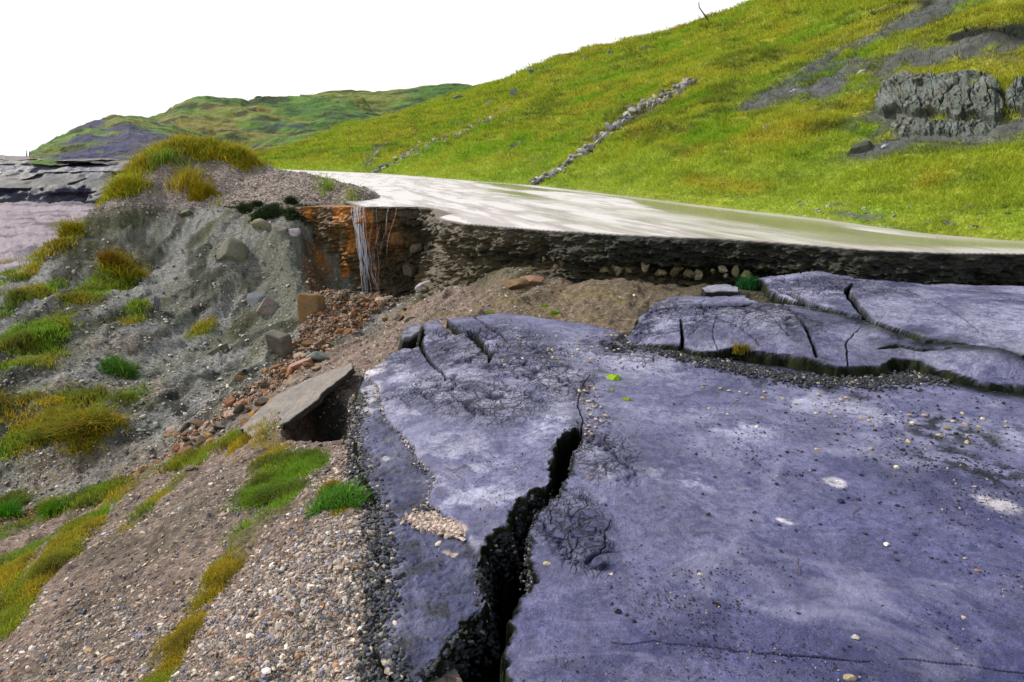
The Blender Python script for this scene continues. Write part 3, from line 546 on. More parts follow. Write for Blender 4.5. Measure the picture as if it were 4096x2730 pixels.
c=c*(1-.35*dk[...,None]) if dk.shape==T.shape else c*(1-.35*np.broadcast_to(dk,T.shape)[...,None]); c=mixc(c,hexc('#8d8377'),.6*(1-ss(.1,.2,dn))*(1-dk)*ss(-.3,.2,fbm(T*6,Z*14,o=4,s=117)))
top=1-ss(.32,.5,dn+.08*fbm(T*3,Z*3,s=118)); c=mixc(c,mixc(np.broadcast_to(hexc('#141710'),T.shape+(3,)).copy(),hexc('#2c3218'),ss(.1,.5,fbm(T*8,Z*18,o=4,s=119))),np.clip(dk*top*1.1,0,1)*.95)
c=mixc(c,hexc('#8d7d74'),np.clip(capm*1.5,0,1)*(1-dk)); band=np.clip(ss(.45,.6,dn)*(1-ss(.62,.75,dn))*ss(.6,.8,dk)*ss(-.2,.2,fbm(T*2,Z*6,s=120)),0,1); c=mixc(c,hexc('#23291a'),band*.9)
rr=np.clip(ru*1.5*ss(-.35,.15,fbm(T*4.5,Z*.9,o=5,s=121)+.1),0,1); c=mixc(c,hexc('#6a4a1a'),rr*.7); c=mixc(c,hexc('#b8701a'),rr*.95*ss(.02,.28,fbm(T*5,Z*1.4,o=5,s=122))); c=mixc(c,hexc('#6f7350'),.5*ru*ss(.2,.45,fbm(T*6+9,Z*1.0,o=4,s=123)))
c=mixc(c,hexc('#2a2618'),.45*we*ss(-.1,.4,fbm(T*3,Z*3,o=4,s=124)))
tag(mesh('embankment_face',np.stack([X,Y,Z],-1).reshape(-1,3),grid_faces(nv,1500),M['wetrock'],col=c.reshape(-1,3)),'broken earth and asphalt cut face below the upper road, rust stained at the left',kind='structure')
# ================================================================ RIGHT HILL
pairs=[((1024,241.5),(1024,-100,32)),((823,219),(900,-45,36)),((675,202),(770,0,42)),((593,192),(706,24.5,48)),((533,185),(640,43,52)),((474,181),(563,61,60)),((429,177),(508,79,72)),((400,175),(481,89,85)),((376,173),(440,101,90)),((340,171.7),(389,117,90)),((310,170.5),(340,129,85)),((285,169.5),(300,146,75)),((265,168.5),(255,160,60)),((259,168),(235,166,50))]
B=[np.array([20.,-2,ZR]),np.array([9.5,3.6,ZR]),np.array([7.4,5.4,ZR])]+[np.r_[atZ(a[0],a[1],ZR)] for a,b in pairs]
Tt=[np.array([60.,-5,24]),np.array([52.,8,25]),np.array([40.,20,21])]+[atY(*b) for a,b in pairs]
B=np.array(B); Tt=np.array(Tt)
dist=np.array([math.atan2(b[0],b[1]) for b in B]); n=1100
# resample columns evenly in azimuth of the mid-slope point
mid=(B*.75+Tt*.25); am=np.arctan2(mid[:,0],mid[:,1]); o_=np.argsort(am); tcol=np.linspace(am.min(),am.max(),n)
tcol=np.r_[np.linspace(am.min(),R(42),n),np.linspace(R(42),am.max(),60)[1:]]; n=len(tcol)
Bc=np.stack([np.interp(tcol,am[o_],B[o_,i]) for i in range(3)],-1); Tc=np.stack([np.interp(tcol,am[o_],Tt[o_,i]) for i in range(3)],-1)
m_=430; q=np.linspace(0,1,m_)**1.9*1.25
Q=q[:,None,None]; S=Bc[None]+(Tc-Bc)[None]*Q
hh=(Tc-Bc)[None,:,2]; qq=q[:,None]
over=np.clip(qq-.97,0,1); S[...,2]-= (over**2)*hh*9
S[...,2]+=.03*hh*np.sin(np.pi*np.clip(qq,0,1))
S[...,2]-=.04*(1-ss(0,.02,qq))
# flat verge beside the road
d=np.linalg.norm(S[...,:2]-Bc[None,:,:2],axis=-1); S[...,2]-=(1-ss(.0,2.2,d))*ss(0,.3,d)*.12*np.minimum(d,1)
x,y,z=S[...,0],S[...,1],S[...,2]; am_=ss(.2,5,d)
fx,fy=x*.93+y*.36,-x*.36+y*.93
tus=fbm(fx*1.9,fy*.6+z*.5,o=4,s=131); S[...,2]+=am_*(.3*tus+.12*(1-2*np.abs(fbm(fx*.9,fy*.45+z*.5,o=3,s=134)))+.5*fbm(x*.16,y*.16,o=3,s=132)*ss(3,12,d)+.05*fbm(fx*5,fy*2.4+z*2,o=3,s=133)+.09*(1-2*np.abs(fbm(fx*2.6,fy*.55+z*.4,o=3,s=135))))
hillV=S.reshape(-1,3); hillF=grid_faces(m_,n)
st=12; sub=S[::6,::8]; fs=grid_faces(*sub.shape[:2]); hb=BVHTree.FromPolygons([tuple(p) for p in sub.reshape(-1,3).tolist()],fs.tolist())
def hcast(px,py,b=None):
    r=ray(px,py); h=(b or hb).ray_cast(Vector((0,0,CAMZ)),Vector(r).normalized()); return None if h[0] is None else np.array(h[0])
class HStroke:
    def __init__(s,lists,soft=1.5,b=None,k=1.0):
        s.l=[]; s.soft=soft; s.k=k
        for l in lists:
            w_=[]
            for px,py,rp in l:
                q=hcast(px,py,b)
                if q is not None: w_.append((q[0],q[1],q[2],s.k*rp*np.linalg.norm(q-np.array([0,0,CAMZ]))/F))
            if len(w_)==1: w_.append((w_[0][0]+.01,)+w_[0][1:])
            if w_: s.l.append(np.array(w_))
    def __call__(s,P,nz=0.0):
        m=np.zeros(len(P))
        for l in s.l:
            for i in range(len(l)-1):
                a,b=l[i],l[i+1]; e=b[:3]-a[:3]; R_=max(a[3],b[3])*2.5; c_=(a[:3]+b[:3])/2; rad=np.linalg.norm(e)/2+R_
                sel=np.where((np.abs(P[:,0]-c_[0])<rad)&(np.abs(P[:,1]-c_[1])<rad))[0]
                if not len(sel): continue
                w_=P[sel]-a[:3]; t=np.clip((w_@e)/max(e@e,1e-12),0,1); dd=np.linalg.norm(w_-t[:,None]*e,axis=1)/(a[3]+(b[3]-a[3])*t)
                k=nz[sel] if isinstance(nz,np.ndarray) else nz
                m[sel]=np.maximum(m[sel],1-ss(1-.35*s.soft,1+.35*s.soft,dd+k))
        return m
shale=HStroke([[(757,104,7),(775,95,11),(800,86,13),(830,78,11),(852,72,7)],[(825,64,7),(850,54,10),(880,42,10),(895,34,9)],[(893,30,7),(915,20,10),(940,8,12),(965,-4,12)],[(940,52,10),(970,46,10),(1000,48,12),(1040,50,14)],[(880,80,9),(905,66,10),(930,62,9)],[(880,120,9),(900,130,12),(940,133,12),(990,128,12),(1030,122,10)],[(870,150,7),(890,146,9),(915,140,8)],[(905,60,8)]],soft=1.6,k=2.6)
bare=HStroke([[(850,90,14),(830,80,12)],[(900,175,8)],[(830,207,5),(900,222,5)],[(860,214,4)]],soft=2,k=1.6)
orange=HStroke([[(600,48,3),(640,38,3),(690,26,4),(560,60,2)],[(400,115,6),(360,135,6)],[(430,130,4)],[(760,140,14)],[(800,125,12)],[(700,150,14)],[(640,130,10)],[(690,180,8),(760,190,8)],[(930,180,14)]],soft=2.6)
overhShade=HStroke([[(955,36,3.5),(985,33,5),(1030,34,7)],[(900,8,2.5),(870,16,2),(930,4,2)]],soft=1.4,k=2.4)  # dark line of the turf overhang, its shade painted on the slope
rub=HStroke([[(540,183,4),(565,168,5),(590,150,7),(620,125,8),(655,105,7),(693,82,5)],[(376,172,4),(400,160,5),(440,140,4),(475,125,3.4),(500,115,3)],[(400,160,3),(423,144,3),(440,138,2)],[(368,168,3),(376,152,4),(385,145,3)]],soft=1.5,k=1.5)
def hill_col(P,seed=0):
    x,y,z=P[:,0],P[:,1],P[:,2]; fx,fy=x*.93+y*.36,-x*.36+y*.93
    n=fbm(x*.35,y*.35,z*.35,o=4,s=141); n2=fbm(fx*1.1,fy*.35+z*.6,o=5,s=142); n3=fbm(fx*3,fy*1.1+z,o=3,s=143)
    c=np.tile(hexc('#8b962a'),(len(P),1)); f=lambda t,m: mixc(c,hexc(t),m)
    c=f('#989632',ss(-.05,.35,n)*.7); c=f('#708c2a',ss(.0,.35,-n)*.6)
    c=f('#4c5422',.5*ss(.1,.4,n2)); c=f('#3a441a',.6*ss(.12,.35,fbm(fx*4,fy*1.3+z,o=4,s=146))); c=f('#a39c30',.4*ss(.1,.45,-n3-.3*n2));  # fine dark streaks: tussock shadows painted into the grass colour
    c=f('#5f9012',.55*ss(.1,.4,fbm(x*.6+5,y*.6,z*.6,o=3,s=144)))
    # bright verge at the foot
    dd=pdist(x,y,np.array(Rext+Rw)); c=f('#90a436',.55*(1-ss(.8,3.0,dd+n)))
    c=f('#a8842a',.35*orange(P,n*1.5)); sh=np.clip(shale(P,n*.6),0,1)*ss(-.3,-.05,fbm(fx*1.6,fy*1.6,z,o=4,s=145)+.0); c=f('#565955',sh)
    br=bare(P,n)*ss(-.05,.2,n3); c=f('#5d5d62',br*.8); ov=overhShade(P,n*.4); c=f('#151a10',ov); rb_=rub(P,0); c=f('#4a4a40',.85*rb_)
    c=f('#8d8478',.75*(1-ss(.0,.12,dd+.1*n3)))
    return c,np.clip(sh+br*.8+ov+rb_,0,1)
hc,hnog=hill_col(hillV)
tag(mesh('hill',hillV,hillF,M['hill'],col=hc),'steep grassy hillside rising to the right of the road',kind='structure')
# ================================================================ FAR HILLS (lofts)
def loft(name,rows,mat,colf,amp=.3,fr=.3,n=420,m=140,label=None,back=True,seed=0,span=None):
    a0=max(min(p[0] for p in r) for r in rows); a1=min(max(p[0] for p in r) for r in rows); pxs=np.linspace(a0,a1,n); G=[]
    for r in rows:
        r=np.array(sorted(r),float); py=np.interp(pxs,r[:,0],r[:,1]); Yv=np.interp(pxs,r[:,0],r[:,2]); G.append(np.array([atY(a,b,c) for a,b,c in zip(pxs,py,Yv)]))
    G=np.array(G)
    if back: top=G[-1]; bk=top*np.array([1.25,1.25,1])[None]; bk[:,2]=top[:,2]-.1*np.abs(top[:,1])-1; G=np.r_[G,[top*np.array([1.02,1.02,1])+[0,0,-.002*top[0,1]]],[bk]]
    k=len(G); t=np.linspace(0,k-1,m); i=np.clip(np.floor(t).astype(int),0,k-2); f=(t-i)[:,None,None]
    g=lambda j:G[np.clip(j,0,k-1)]
    S=.5*((2*g(i))+(-g(i-1)+g(i+1))*f+(2*g(i-1)-5*g(i)+4*g(i+1)-g(i+2))*f*f+(-g(i-1)+3*g(i)-3*g(i+1)+g(i+2))*f**3)
    if back: lin=g(i)*(1-f)+g(i+1)*f; bb=(i>=k-3)[:,None,None]; S=np.where(bb,lin,S)
    x,y,z=S[...,0],S[...,1],S[...,2]; S[...,2]+=amp*(fbm(x*fr,y*fr,z*fr*2,o=5,s=150+seed)+.8*(.35-np.abs(fbm(x*fr*1.3,y*fr*1.3,z*fr*2,o=4,s=250+seed)))*(1-.8*((t>k-3.15)&(t<k-2))[:,None] if back else 1))
    V=S.reshape(-1,3); cc=colf(V)
    if back and mat is M['farhill']:
        rowf=np.repeat(t,n)-(k-3); cc=mixc(cc,hexc('#948838'),.6*ss(-.10,.0,rowf))  # orange grass rim at the crest, its lit look included in the colour
    o=mesh(name,V,grid_faces(m,n),mat,col=cc,smooth=True); tag(o,label,kind='structure'); return S
def mkb(S): s=S[::3,::3]; return BVHTree.FromPolygons([tuple(p) for p in s.reshape(-1,3).tolist()],grid_faces(*s.shape[:2]).tolist())
hills=[]
def greens(P,sc_=.1,seed=160,dark=0.5,br=.5):
    x,y,z=P[:,0],P[:,1],P[:,2]; n=fbm(x*sc_,y*sc_,z*sc_*2,o=5,s=seed); n2=fbm(x*sc_*4,y*sc_*4,z*sc_*6,o=4,s=seed+5)
    c=np.tile(hexc('#557524'),(len(P),1)); c=mixc(c,hexc('#7a7030'),br*ss(-.05,.25,n)); c=mixc(c,hexc('#2f5c18'),.7*ss(0,.3,-n)); c=mixc(c,hexc('#16220f'),np.clip(1.6*dark,0,.9)*ss(.05,.25,n2)); return c,n,n2
hillrows={}
# D: last ridge beyond
loft('hills',[[(440,112,230),(540,100,230)],[(440,88,250),(472,86,250),(504,79.4,250),(520,77,250),(545,74,250)]],M['farhill'],lambda P:greens(P,.05)[0],amp=1,fr=.05,seed=1,n=120,m=40,label='farthest green ridge behind the hillside')
# C
rC=[[(300,135,150),(480,125,150)],[(300,110,165),(420,102,170),(500,103,175)],[(300,96,190),(335,94,190),(378,92.5,190),(400,89.5,190),(429,85.6,190),(459,83.3,190),(470,84,190),(481,88,185),(490,92,180),(505,100,175)]]
loft('hills',rC,M['farhill'],lambda P:greens(P,.06,br=.5)[0],amp=2,fr=.06,seed=2,label='rounded green hill on the skyline left of the hillside')
# B main
rB=[[(140,165,75),(200,160,75),(260,165,75),(300,158,75),(345,150,80),(420,140,90)],[(140,150,85),(200,142,85),(250,152,86),(300,140,88),(345,132,92),(420,125,100)],[(140,128,100),(181,122,100),(250,122,105),(300,122,108),(340,118,112),(400,119,118),(420,121,118)],[(140,119,120),(156,118.5,120),(168,110,125),(181,103.5,128),(195,99,130),(208,97.3,130),(225,98,130),(241,99,130),(248.5,102,132),(259,99.6,134),(298,97,136),(335,92.6,136),(352,94,134),(362,98,130),(374,108,126),(390,117,122),(420,124,120)]]
def cB(P):
    c,n,n2=greens(P,.12,165,br=.9); return c
SB=loft('hills',rB,M['farhill'],lambda P:cB(P),amp=1.5,fr=.12,seed=3,n=600,m=200,label='broad green hill with dark slips in the middle distance')
# A: left hill with bare shale slopes
rA=[[(30,163,50),(60,166,50),(120,168,50),(200,170,50),(262,172,50)],[(30,157,58),(60,152,58),(120,150,58),(180,148,60),(220,155,62),(262,166,60)],[(30,156,66),(36,154,66),(55,143,66),(76,134,68),(90,130,70),(105,128,72),(129,124,72),(160,131,74),(190,136,74),(220,142,72),(245,153,68),(262,160,66)],[(30,156,72),(36,154,72),(50,145,74),(60,140,76),(76,132,78),(90,124,80),(103,117.8,82),(116,116.6,84),(125,118.6,84),(134,118.2,86),(143,118.4,86),(155,120,88),(175,126,88),(200,134,86),(225,142,80),(250,152,74),(262,159,70)]]
SA=loft('hills',rA,M['farhill'],lambda P:greens(P,.12,170)[0],amp=.6,fr=.3,seed=4,n=520,m=170,label='low green hill with bare violet shale slopes at the left')
bA,bB=mkb(SA),mkb(SB)
def recolor(S,name_label,fn):
    for o in C.objects:
        if o.get('label')==name_label:
            P=S.reshape(-1,3); a=o.data.color_attributes['col'].data; b=np.empty(len(P)*4,np.float32); a.foreach_get('color',b); b=b.reshape(-1,4); b[:,:3]=fn(P,b[:,:3].astype(float)); a.foreach_set('color',b.ravel().astype(np.float32))
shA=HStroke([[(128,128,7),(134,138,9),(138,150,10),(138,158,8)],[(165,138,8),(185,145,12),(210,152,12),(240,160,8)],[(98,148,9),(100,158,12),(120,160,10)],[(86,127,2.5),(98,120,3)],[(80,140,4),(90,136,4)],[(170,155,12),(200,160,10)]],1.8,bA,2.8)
lipShadeA=HStroke([[(131,124,1.4),(150,127.5,1.6),(175,132,1.8),(200,135,2),(212,138,2),(225,144,2),(240,152,2)]],1.2,bA)  # shadow along the lip ridge, painted as dark strokes
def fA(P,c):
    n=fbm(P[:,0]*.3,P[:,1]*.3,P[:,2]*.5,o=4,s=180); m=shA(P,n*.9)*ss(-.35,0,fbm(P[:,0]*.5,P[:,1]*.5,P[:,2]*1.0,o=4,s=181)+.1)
    c=mixc(c,np.array(hexc('#3a3c5c')),m); c=mixc(c,hexc('#5d5260'),.45*m*ss(0,.4,n)); return mixc(c,hexc('#191e1c'),.85*lipShadeA(P,n*.4))
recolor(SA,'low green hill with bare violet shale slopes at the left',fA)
shB=HStroke([[(250,120,2.5),(262,123,3),(280,125,3),(300,127,2)],[(313,137,4),(325,134,3)],[(250,160,6),(270,156,5),(290,153,4)],[(330,128,2.5),(345,124,2)],[(295,124,2),(305,124,2)],[(255,147,3)]],1.8,bB,1.8)
def fB(P,c):
    n=fbm(P[:,0]*.2,P[:,1]*.2,P[:,2]*.4,o=4,s=183); return mixc(c,hexc('#2c3050'),shB(P,n*.8)*ss(-.3,.1,fbm(P[:,0]*.4,P[:,1]*.4,P[:,2]*.9,o=4,s=184)+.1)*.95)
recolor(SB,'broad green hill with dark slips in the middle distance',fB)
# ================================================================ ROCK TERRACE at the left, quarry edge
rT=[[(-80,222,43),(0,220,43),(60,218,44),(105,215,44),(150,210,45)],[(-80,192,44),(0,190,44),(60,188,45),(105,189,45),(150,186,46)],[(-80,176,48),(0,178,48),(60,176,48),(105,176,48),(150,176,48)],[(-80,168,50),(0,167,50),(60,167,50),(105,167,50),(150,168,50)],[(-80,160,52),(0,160,52),(60,158.5,52),(105,159.5,52),(150,161,52)],[(-80,155,62),(0,155,62),(30,157,60),(60,158,58),(105,158.6,56),(150,160,56)]]
def cT(P):
    x,y,z=P[:,0],P[:,1],P[:,2]; st_=fbm(x*.12,z*2.2,y*.1,o=4,s=190); c=np.tile(hexc('#22283a'),(len(P),1)); c=mixc(c,hexc('#6b6a78'),.7*ss(.12,.35,st_)); c=mixc(c,hexc('#0c0f14'),.85*ss(.0,.25,-st_)); c=mixc(c,hexc('#7d7682'),.8*ss(.2,.5,fbm(x*.3,y*.3,z*3,o=4,s=191))); 
    return mixc(c,hexc('#4c4248'),ss(.55,.8,z))
loftS=loft('rock_terrace',rT,M['wetrock'],cT,amp=.0,fr=.5,n=420,m=120,label='dark layered rock terrace at the far left')
o=[q for q in C.objects if q.name=='rock_terrace'][0]
P=loftS.reshape(-1,3).copy(); tl=np.floor(P[:,2]/.42+fbm(P[:,0]*.15,P[:,1]*.15,o=2,s=192)*.8); P[:,1]+=1.5*(_h(np.floor(P[:,0]/2.8+tl*.37),tl,tl*0,5)-.5)*(P[:,2]<.9)+.5*fbm(P[:,0]*1.2,P[:,2]*3,o=4,s=193); P[:,2]+=.12*fbm(P[:,0]*.6,P[:,1]*.6,o=4,s=194)
o.data.vertices.foreach_set('co',P.astype(np.float32).ravel()); o.data.update(); tag(o,kind='structure')
# ================================================================ GRASS (stuff)
def grass_obj(name,parts,label,cat='grass'):
    V=np.concatenate([p[0] for p in parts]); off=np.cumsum([0]+[len(p[0]) for p in parts]); Fc=np.concatenate([p[1]+o for p,o in zip(parts,off)]); c=np.concatenate([p[2] for p in parts])
    return tag(mesh(name,V,Fc,M['grass'],col=c,smooth=False),label,cat,kind='stuff')
r=np.random.default_rng(11)
# hillside: tufts picked by face, thinned with distance
fa=hillV[hillF]; cen=fa.mean(1); area=np.linalg.norm(np.cross(fa[:,1]-fa[:,0],fa[:,3]-fa[:,0]),axis=1); dd=np.linalg.norm(cen-[0,0,CAMZ],axis=1)
azc=np.arctan2(cen[:,0],cen[:,1]); wt=area/dd**1.9*(np.abs(azc)<R(44))*(1-hnog[hillF[:,0]]*.93)
dro=pdist(cen[:,0],cen[:,1],np.array(Rext+Rw)); wt*=ss(.05,.25,dro)
NH=150000; i=r.choice(len(wt),NH,p=wt/wt.sum()); a,b=r.random((2,NH,1)); P=fa[i,0]*(1-a)*(1-b)+fa[i,1]*a*(1-b)+fa[i,2]*a*b+fa[i,3]*(1-a)*b
D=np.linalg.norm(P-[0,0,CAMZ],axis=1); cl,_=hill_col(P); n=fbm(P[:,0]*1.5,P[:,1]*1.5,P[:,2]*1.5,o=3,s=200)
H=np.clip(.03+.0026*D,.035,.2)*(1+.8*n)*ss(0,1.5,dro[i]+.4); Wd=np.clip(.0011*D,.008,.06)
bl=blades(P,H,Wd,cl*1.45,r,lean=(-.6,-.4),spread=.8,per=5,rad=np.clip(.005*D,.03,.3))
grass_obj('hillside_grass',[bl],'yellow green tussock grass covering the right hillside')
# ground grass on the scree and the mound
hin=np.abs(np.arctan2(Xg,Yg)+R(1.5))<R(44); wg=(gm**1.5)*(.03+ss(.0,.18,fbm(Xg*4.5,Yg*4.5,o=5,s=205,g=.65))**1.5)*(.1+ss(-.25,.2,fbm(Xg*1.6,Yg*1.6,o=3,s=206)))*hin*(Yg<45)*(sm<0); wg=wg.ravel(); idx=r.choice(len(wg),48000,p=wg/wg.sum())
# vertices are evenly spread in the picture, jitter by local spacing
xg,yg=Xg.ravel()[idx],Yg.ravel()[idx]; dg=np.hypot(xg,yg); xg=xg+r.normal(0,.004,len(xg))*dg; yg=yg+r.normal(0,.012,len(xg))*dg; zg=Gd(xg,yg); P=np.c_[xg,yg,zg]
ok=(sdf(xg,yg,MAIN)<-.03); P=P[ok]; dg=dg[ok]; n=fbm(P[:,0]*1.7,P[:,1]*1.7,o=4,s=210); n2=fbm(P[:,0]*5,P[:,1]*5,o=3,s=211)
cl=np.tile(hexc('#86902a'),(len(P),1)); cl=mixc(cl,hexc('#a8952a'),ss(-.1,.3,n)); cl=mixc(cl,hexc('#6c982c'),.7*ss(.1,.35,-n)); cl=mixc(cl,hexc('#4e4e26'),.6*ss(.05,.35,n2))
mt=ss(12.5,14.5,P[:,1])*(P[:,1]<19); H=(.010+.006*dg)*.85*(1+1.3*n2)*(1+2.2*mt)
bl=blades(P,H,np.clip(.0012*dg,.003,.02),cl*1.15,r,lean=(-.1,0),spread=.6,per=6,rad=.008+.004*dg)
grass_obj('scree_grass',[bl],'patchy yellow green grass and moss growing on the scree')
# ================================================================ GRAVEL (stuff)
wp=hin*(sm<-.02)*(1-.75*gm)*(.35+.65*(1-fbm_))*(Yg<12)*(1-.9*ss(-.6,1.,Xg))*(.5+.8*paleS(Xg,Yg))*(.25+ss(-.2,.25,fbm(Xg*2.5,Yg*2.5,o=4,s=221))); wp=wp+.9*hin*fbm_*(Yg<14)*(.5+paleS(Xg,Yg))*(Xg<0)*(sm<0)*ss(-.1,.4,fbm(Xg*.9,Yg*.9,o=4,s=220))*(1-gm); wp=np.clip(wp,0,None).ravel()
def scat(w_,N,size,hexes,ws,flat=.5,jit=.004,lift=.1,seedn=None):
    idx=r.choice(len(w_),N,p=w_/w_.sum()); x_,y_=Xg.ravel()[idx],Yg.ravel()[idx]; d_=np.hypot(x_,y_); x_=x_+r.normal(0,jit,N)*d_; y_=y_+r.normal(0,jit*2,N)*d_
    s_=size(d_,N); ok=sdf(x_,y_,MAIN)<0; x_,y_,s_=x_[ok],y_[ok],s_[ok]; return pebbles(np.c_[x_,y_,Gd(x_,y_)+s_*lift],s_,pal(hexes,ws,len(x_),r),r,flat=flat)
GR=['#a08c7c','#b8a490','#857870','#6a6560','#d8cab8','#4e525e','#8d8fa4','#a07850','#e0d6c8']
def sz(lo,hi): return lambda d_,N: np.clip((lo+(hi-lo)*r.power(.45,N)**2.2)*np.clip(.55+.12*d_,.6,1.6),.004,.2)
g1=scat(wp,55000,sz(.004,.017),GR,[5,3,5,4,1.5,2.5,1.5,1,1])
w2=(hin*(sm<-.02)*(1-fbm_)*(1-gm)*(ss(-.9,-.08,sm)**2+.08)*(.2+ss(-.2,.2,fbm(Xg*4,Yg*4,o=3,s=222)))*(Yg<4)).ravel(); g2=scat(w2,5000,sz(.007,.026),[*GR],[5,4,3,2,2.5,2,1,1,1.5],flat=.3); wb=(hin*fbm_*(Yg<13)*(Xg<-.5)*(1-gm)*(sm<0)*(1-topm)).ravel(); g5=scat(wb,9000,lambda d_,N:(.006+.03*r.power(.4,N)**2.4)*np.clip(d_/8,.7,1.4),['#a09a92','#c4bcae','#6c6a66','#565a62','#8a7a64'],[4,2.5,4,3,2],flat=.45)
RU=['#7a5630','#8f6440','#5f4830','#9a6a4c','#a87f40','#54493e','#857a6c','#b09884']
w3=(hin*(rm**1.5)*(Yg<12.5)).ravel(); g3=scat(w3,9000,sz(.01,.032),RU,[4,3,4,1.5,1.5,4,3,1],flat=.5)
wm=(hin*topm*(Yg<20)*(1-gm)).ravel(); g4=scat(wm,12000,lambda d_,N:r.uniform(.012,.03,N),['#a89a90','#c4b8ae','#7d736c','#8d8078'],[4,2,3,3])
parts=[g1,g2,g3,g4,g5]; V=np.concatenate([p[0] for p in parts]); off=np.cumsum([0]+[len(p[0]) for p in parts]); Fc=np.concatenate([p[1]+o for p,o in zip(parts,off)]); cc=np.concatenate([p[2] for p in parts])
tag(mesh('gravel',V,Fc,M['pebble'],col=cc,smooth=False),'loose pale and brown gravel strewn over the scree and gully','gravel',kind='stuff')
# crumbled asphalt along slab edges and crack rim
def along(P,n,w_,size,zf,hexes,ws,flat=.6,zo=0):
    Q,_=resamp(np.asarray(P)[:,:2],n); Q=Q+r.normal(0,w_,Q.shape); s_=size*r.uniform(.4,1.4,len(Q)); return pebbles(np.c_[Q,zf(Q[:,0],Q[:,1])+zo],s_,pal(hexes,ws,len(Q),r),r,flat=flat)
DK=['#22262a','#3a3d46','#5a5c6c','#191c1c','#8d8478','#c0b09c']
zm=lambda x_,y_:_zm(x_*.3,y_*.3)
a1=along(MAIN[:14],2600,.035,.012,lambda x_,y_:np.where(sdf(x_,y_,MAIN)>0,zm(x_,y_)-.02,np.maximum(Gd(x_,y_)+.01,zm(x_,y_)-.09)),DK,[5,5,3,3,1,1])
a2=along(CR[:14],1500,.022,.011,lambda x_,y_:zm(x_,y_)-.03-.45*np.clip(sdf(x_,y_,CR)+.01,0,.12)/.12,DK,[6,4,1.5,6,.4,.2])
a3=along(CR[20:34],500,.01,.008,lambda x_,y_:zm(x_,y_)-.01-.4*np.clip(sdf(x_,y_,CR)+.005,0,.1)/.1,DK,[6,4,2,5,.5,.4])
a4=along(np.r_[ln([(620,345),(660,352),(700,362),(740,372),(800,383),(870,388),(900,385),(950,380),(1010,388)])],3200,.07,.014,lambda x_,y_:zm(x_,y_)+.008,DK,[6,4,1,6,.6,.3])
a5=along(lapline[:12],700,.02,.008,lambda x_,y_:zm(x_,y_)-.01,['#b8a898','#8d8478','#5a5c6c','#d8cabc'],[3,3,3,1])
a6=along(ln([(412,510),(440,519),(462,527)]),500,.035,.012,lambda x_,y_:zm(x_,y_)-.012,['#d0bcac','#b09a8c','#8d7d74'],[3,3,2],flat=.35)
parts=[a1,a2,a3,a4,a5,a6]; V=np.concatenate([p[0] for p in parts]); off=np.cumsum([0]+[len(p[0]) for p in parts]); Fc=np.concatenate([p[1]+o for p,o in zip(parts,off)]); cc=np.concatenate([p[2] for p in parts])
tag(mesh('asphalt_rubble',V,Fc,M['pebble'],col=cc,smooth=False),'crumbled dark asphalt grit along the slab edges','rubble',kind='stuff')
# ================================================================ ROCKS (things)
def rock_data(size,seed,hexc_,dark='#3a3a34',cuts=9,nz=.08,sub=3,hx2=None,bev=.82):
    q=np.random.default_rng(seed); v=(IV4 if sub>=4 else IV3).copy(); f=IF4 if sub>=4 else IF3
    for k in range(cuts):
        n_=q.normal(0,1,3); n_/=np.linalg.norm(n_); dlt=q.uniform(.45,bev); h_=v@n_; v=v-np.clip(h_-dlt,0,None)[:,None]*n_
    v=v*np.array(size)[None]*1.15; v=v+v/np.linalg.norm(v,axis=1)[:,None]*(nz*min(size)*fbm(v[:,0]/min(size)*1.6+seed,v[:,1]/min(size)*1.6,v[:,2]/min(size)*1.6,o=3,s=seed))[:,None]
    nn=fbm(v[:,0]/min(size)*1.2,v[:,1]/min(size)*1.2+seed,v[:,2]/min(size)*1.2,o=4,s=seed+3)
    c=mixc(np.tile(hexc(hexc_),(len(v),1)),hexc(hx2 or dark),.6*ss(-.05,.4,nn)); return v,f,c
def rock(name,pos,size,seed,hx,label,cat,rot=(0,0,0),hx2=None,group=None,cuts=9,smooth=False,sub=3,kind=None,mat='stone',nz=.06,bev=.82):
    v,f,c=rock_data(size,seed,hx,cuts=cuts,hx2=hx2,sub=sub,nz=nz,bev=bev); o=mesh(name,v,f,M[mat],col=c,smooth=smooth); o.location=pos; o.rotation_euler=rot; return tag(o,label,cat,group,kind)
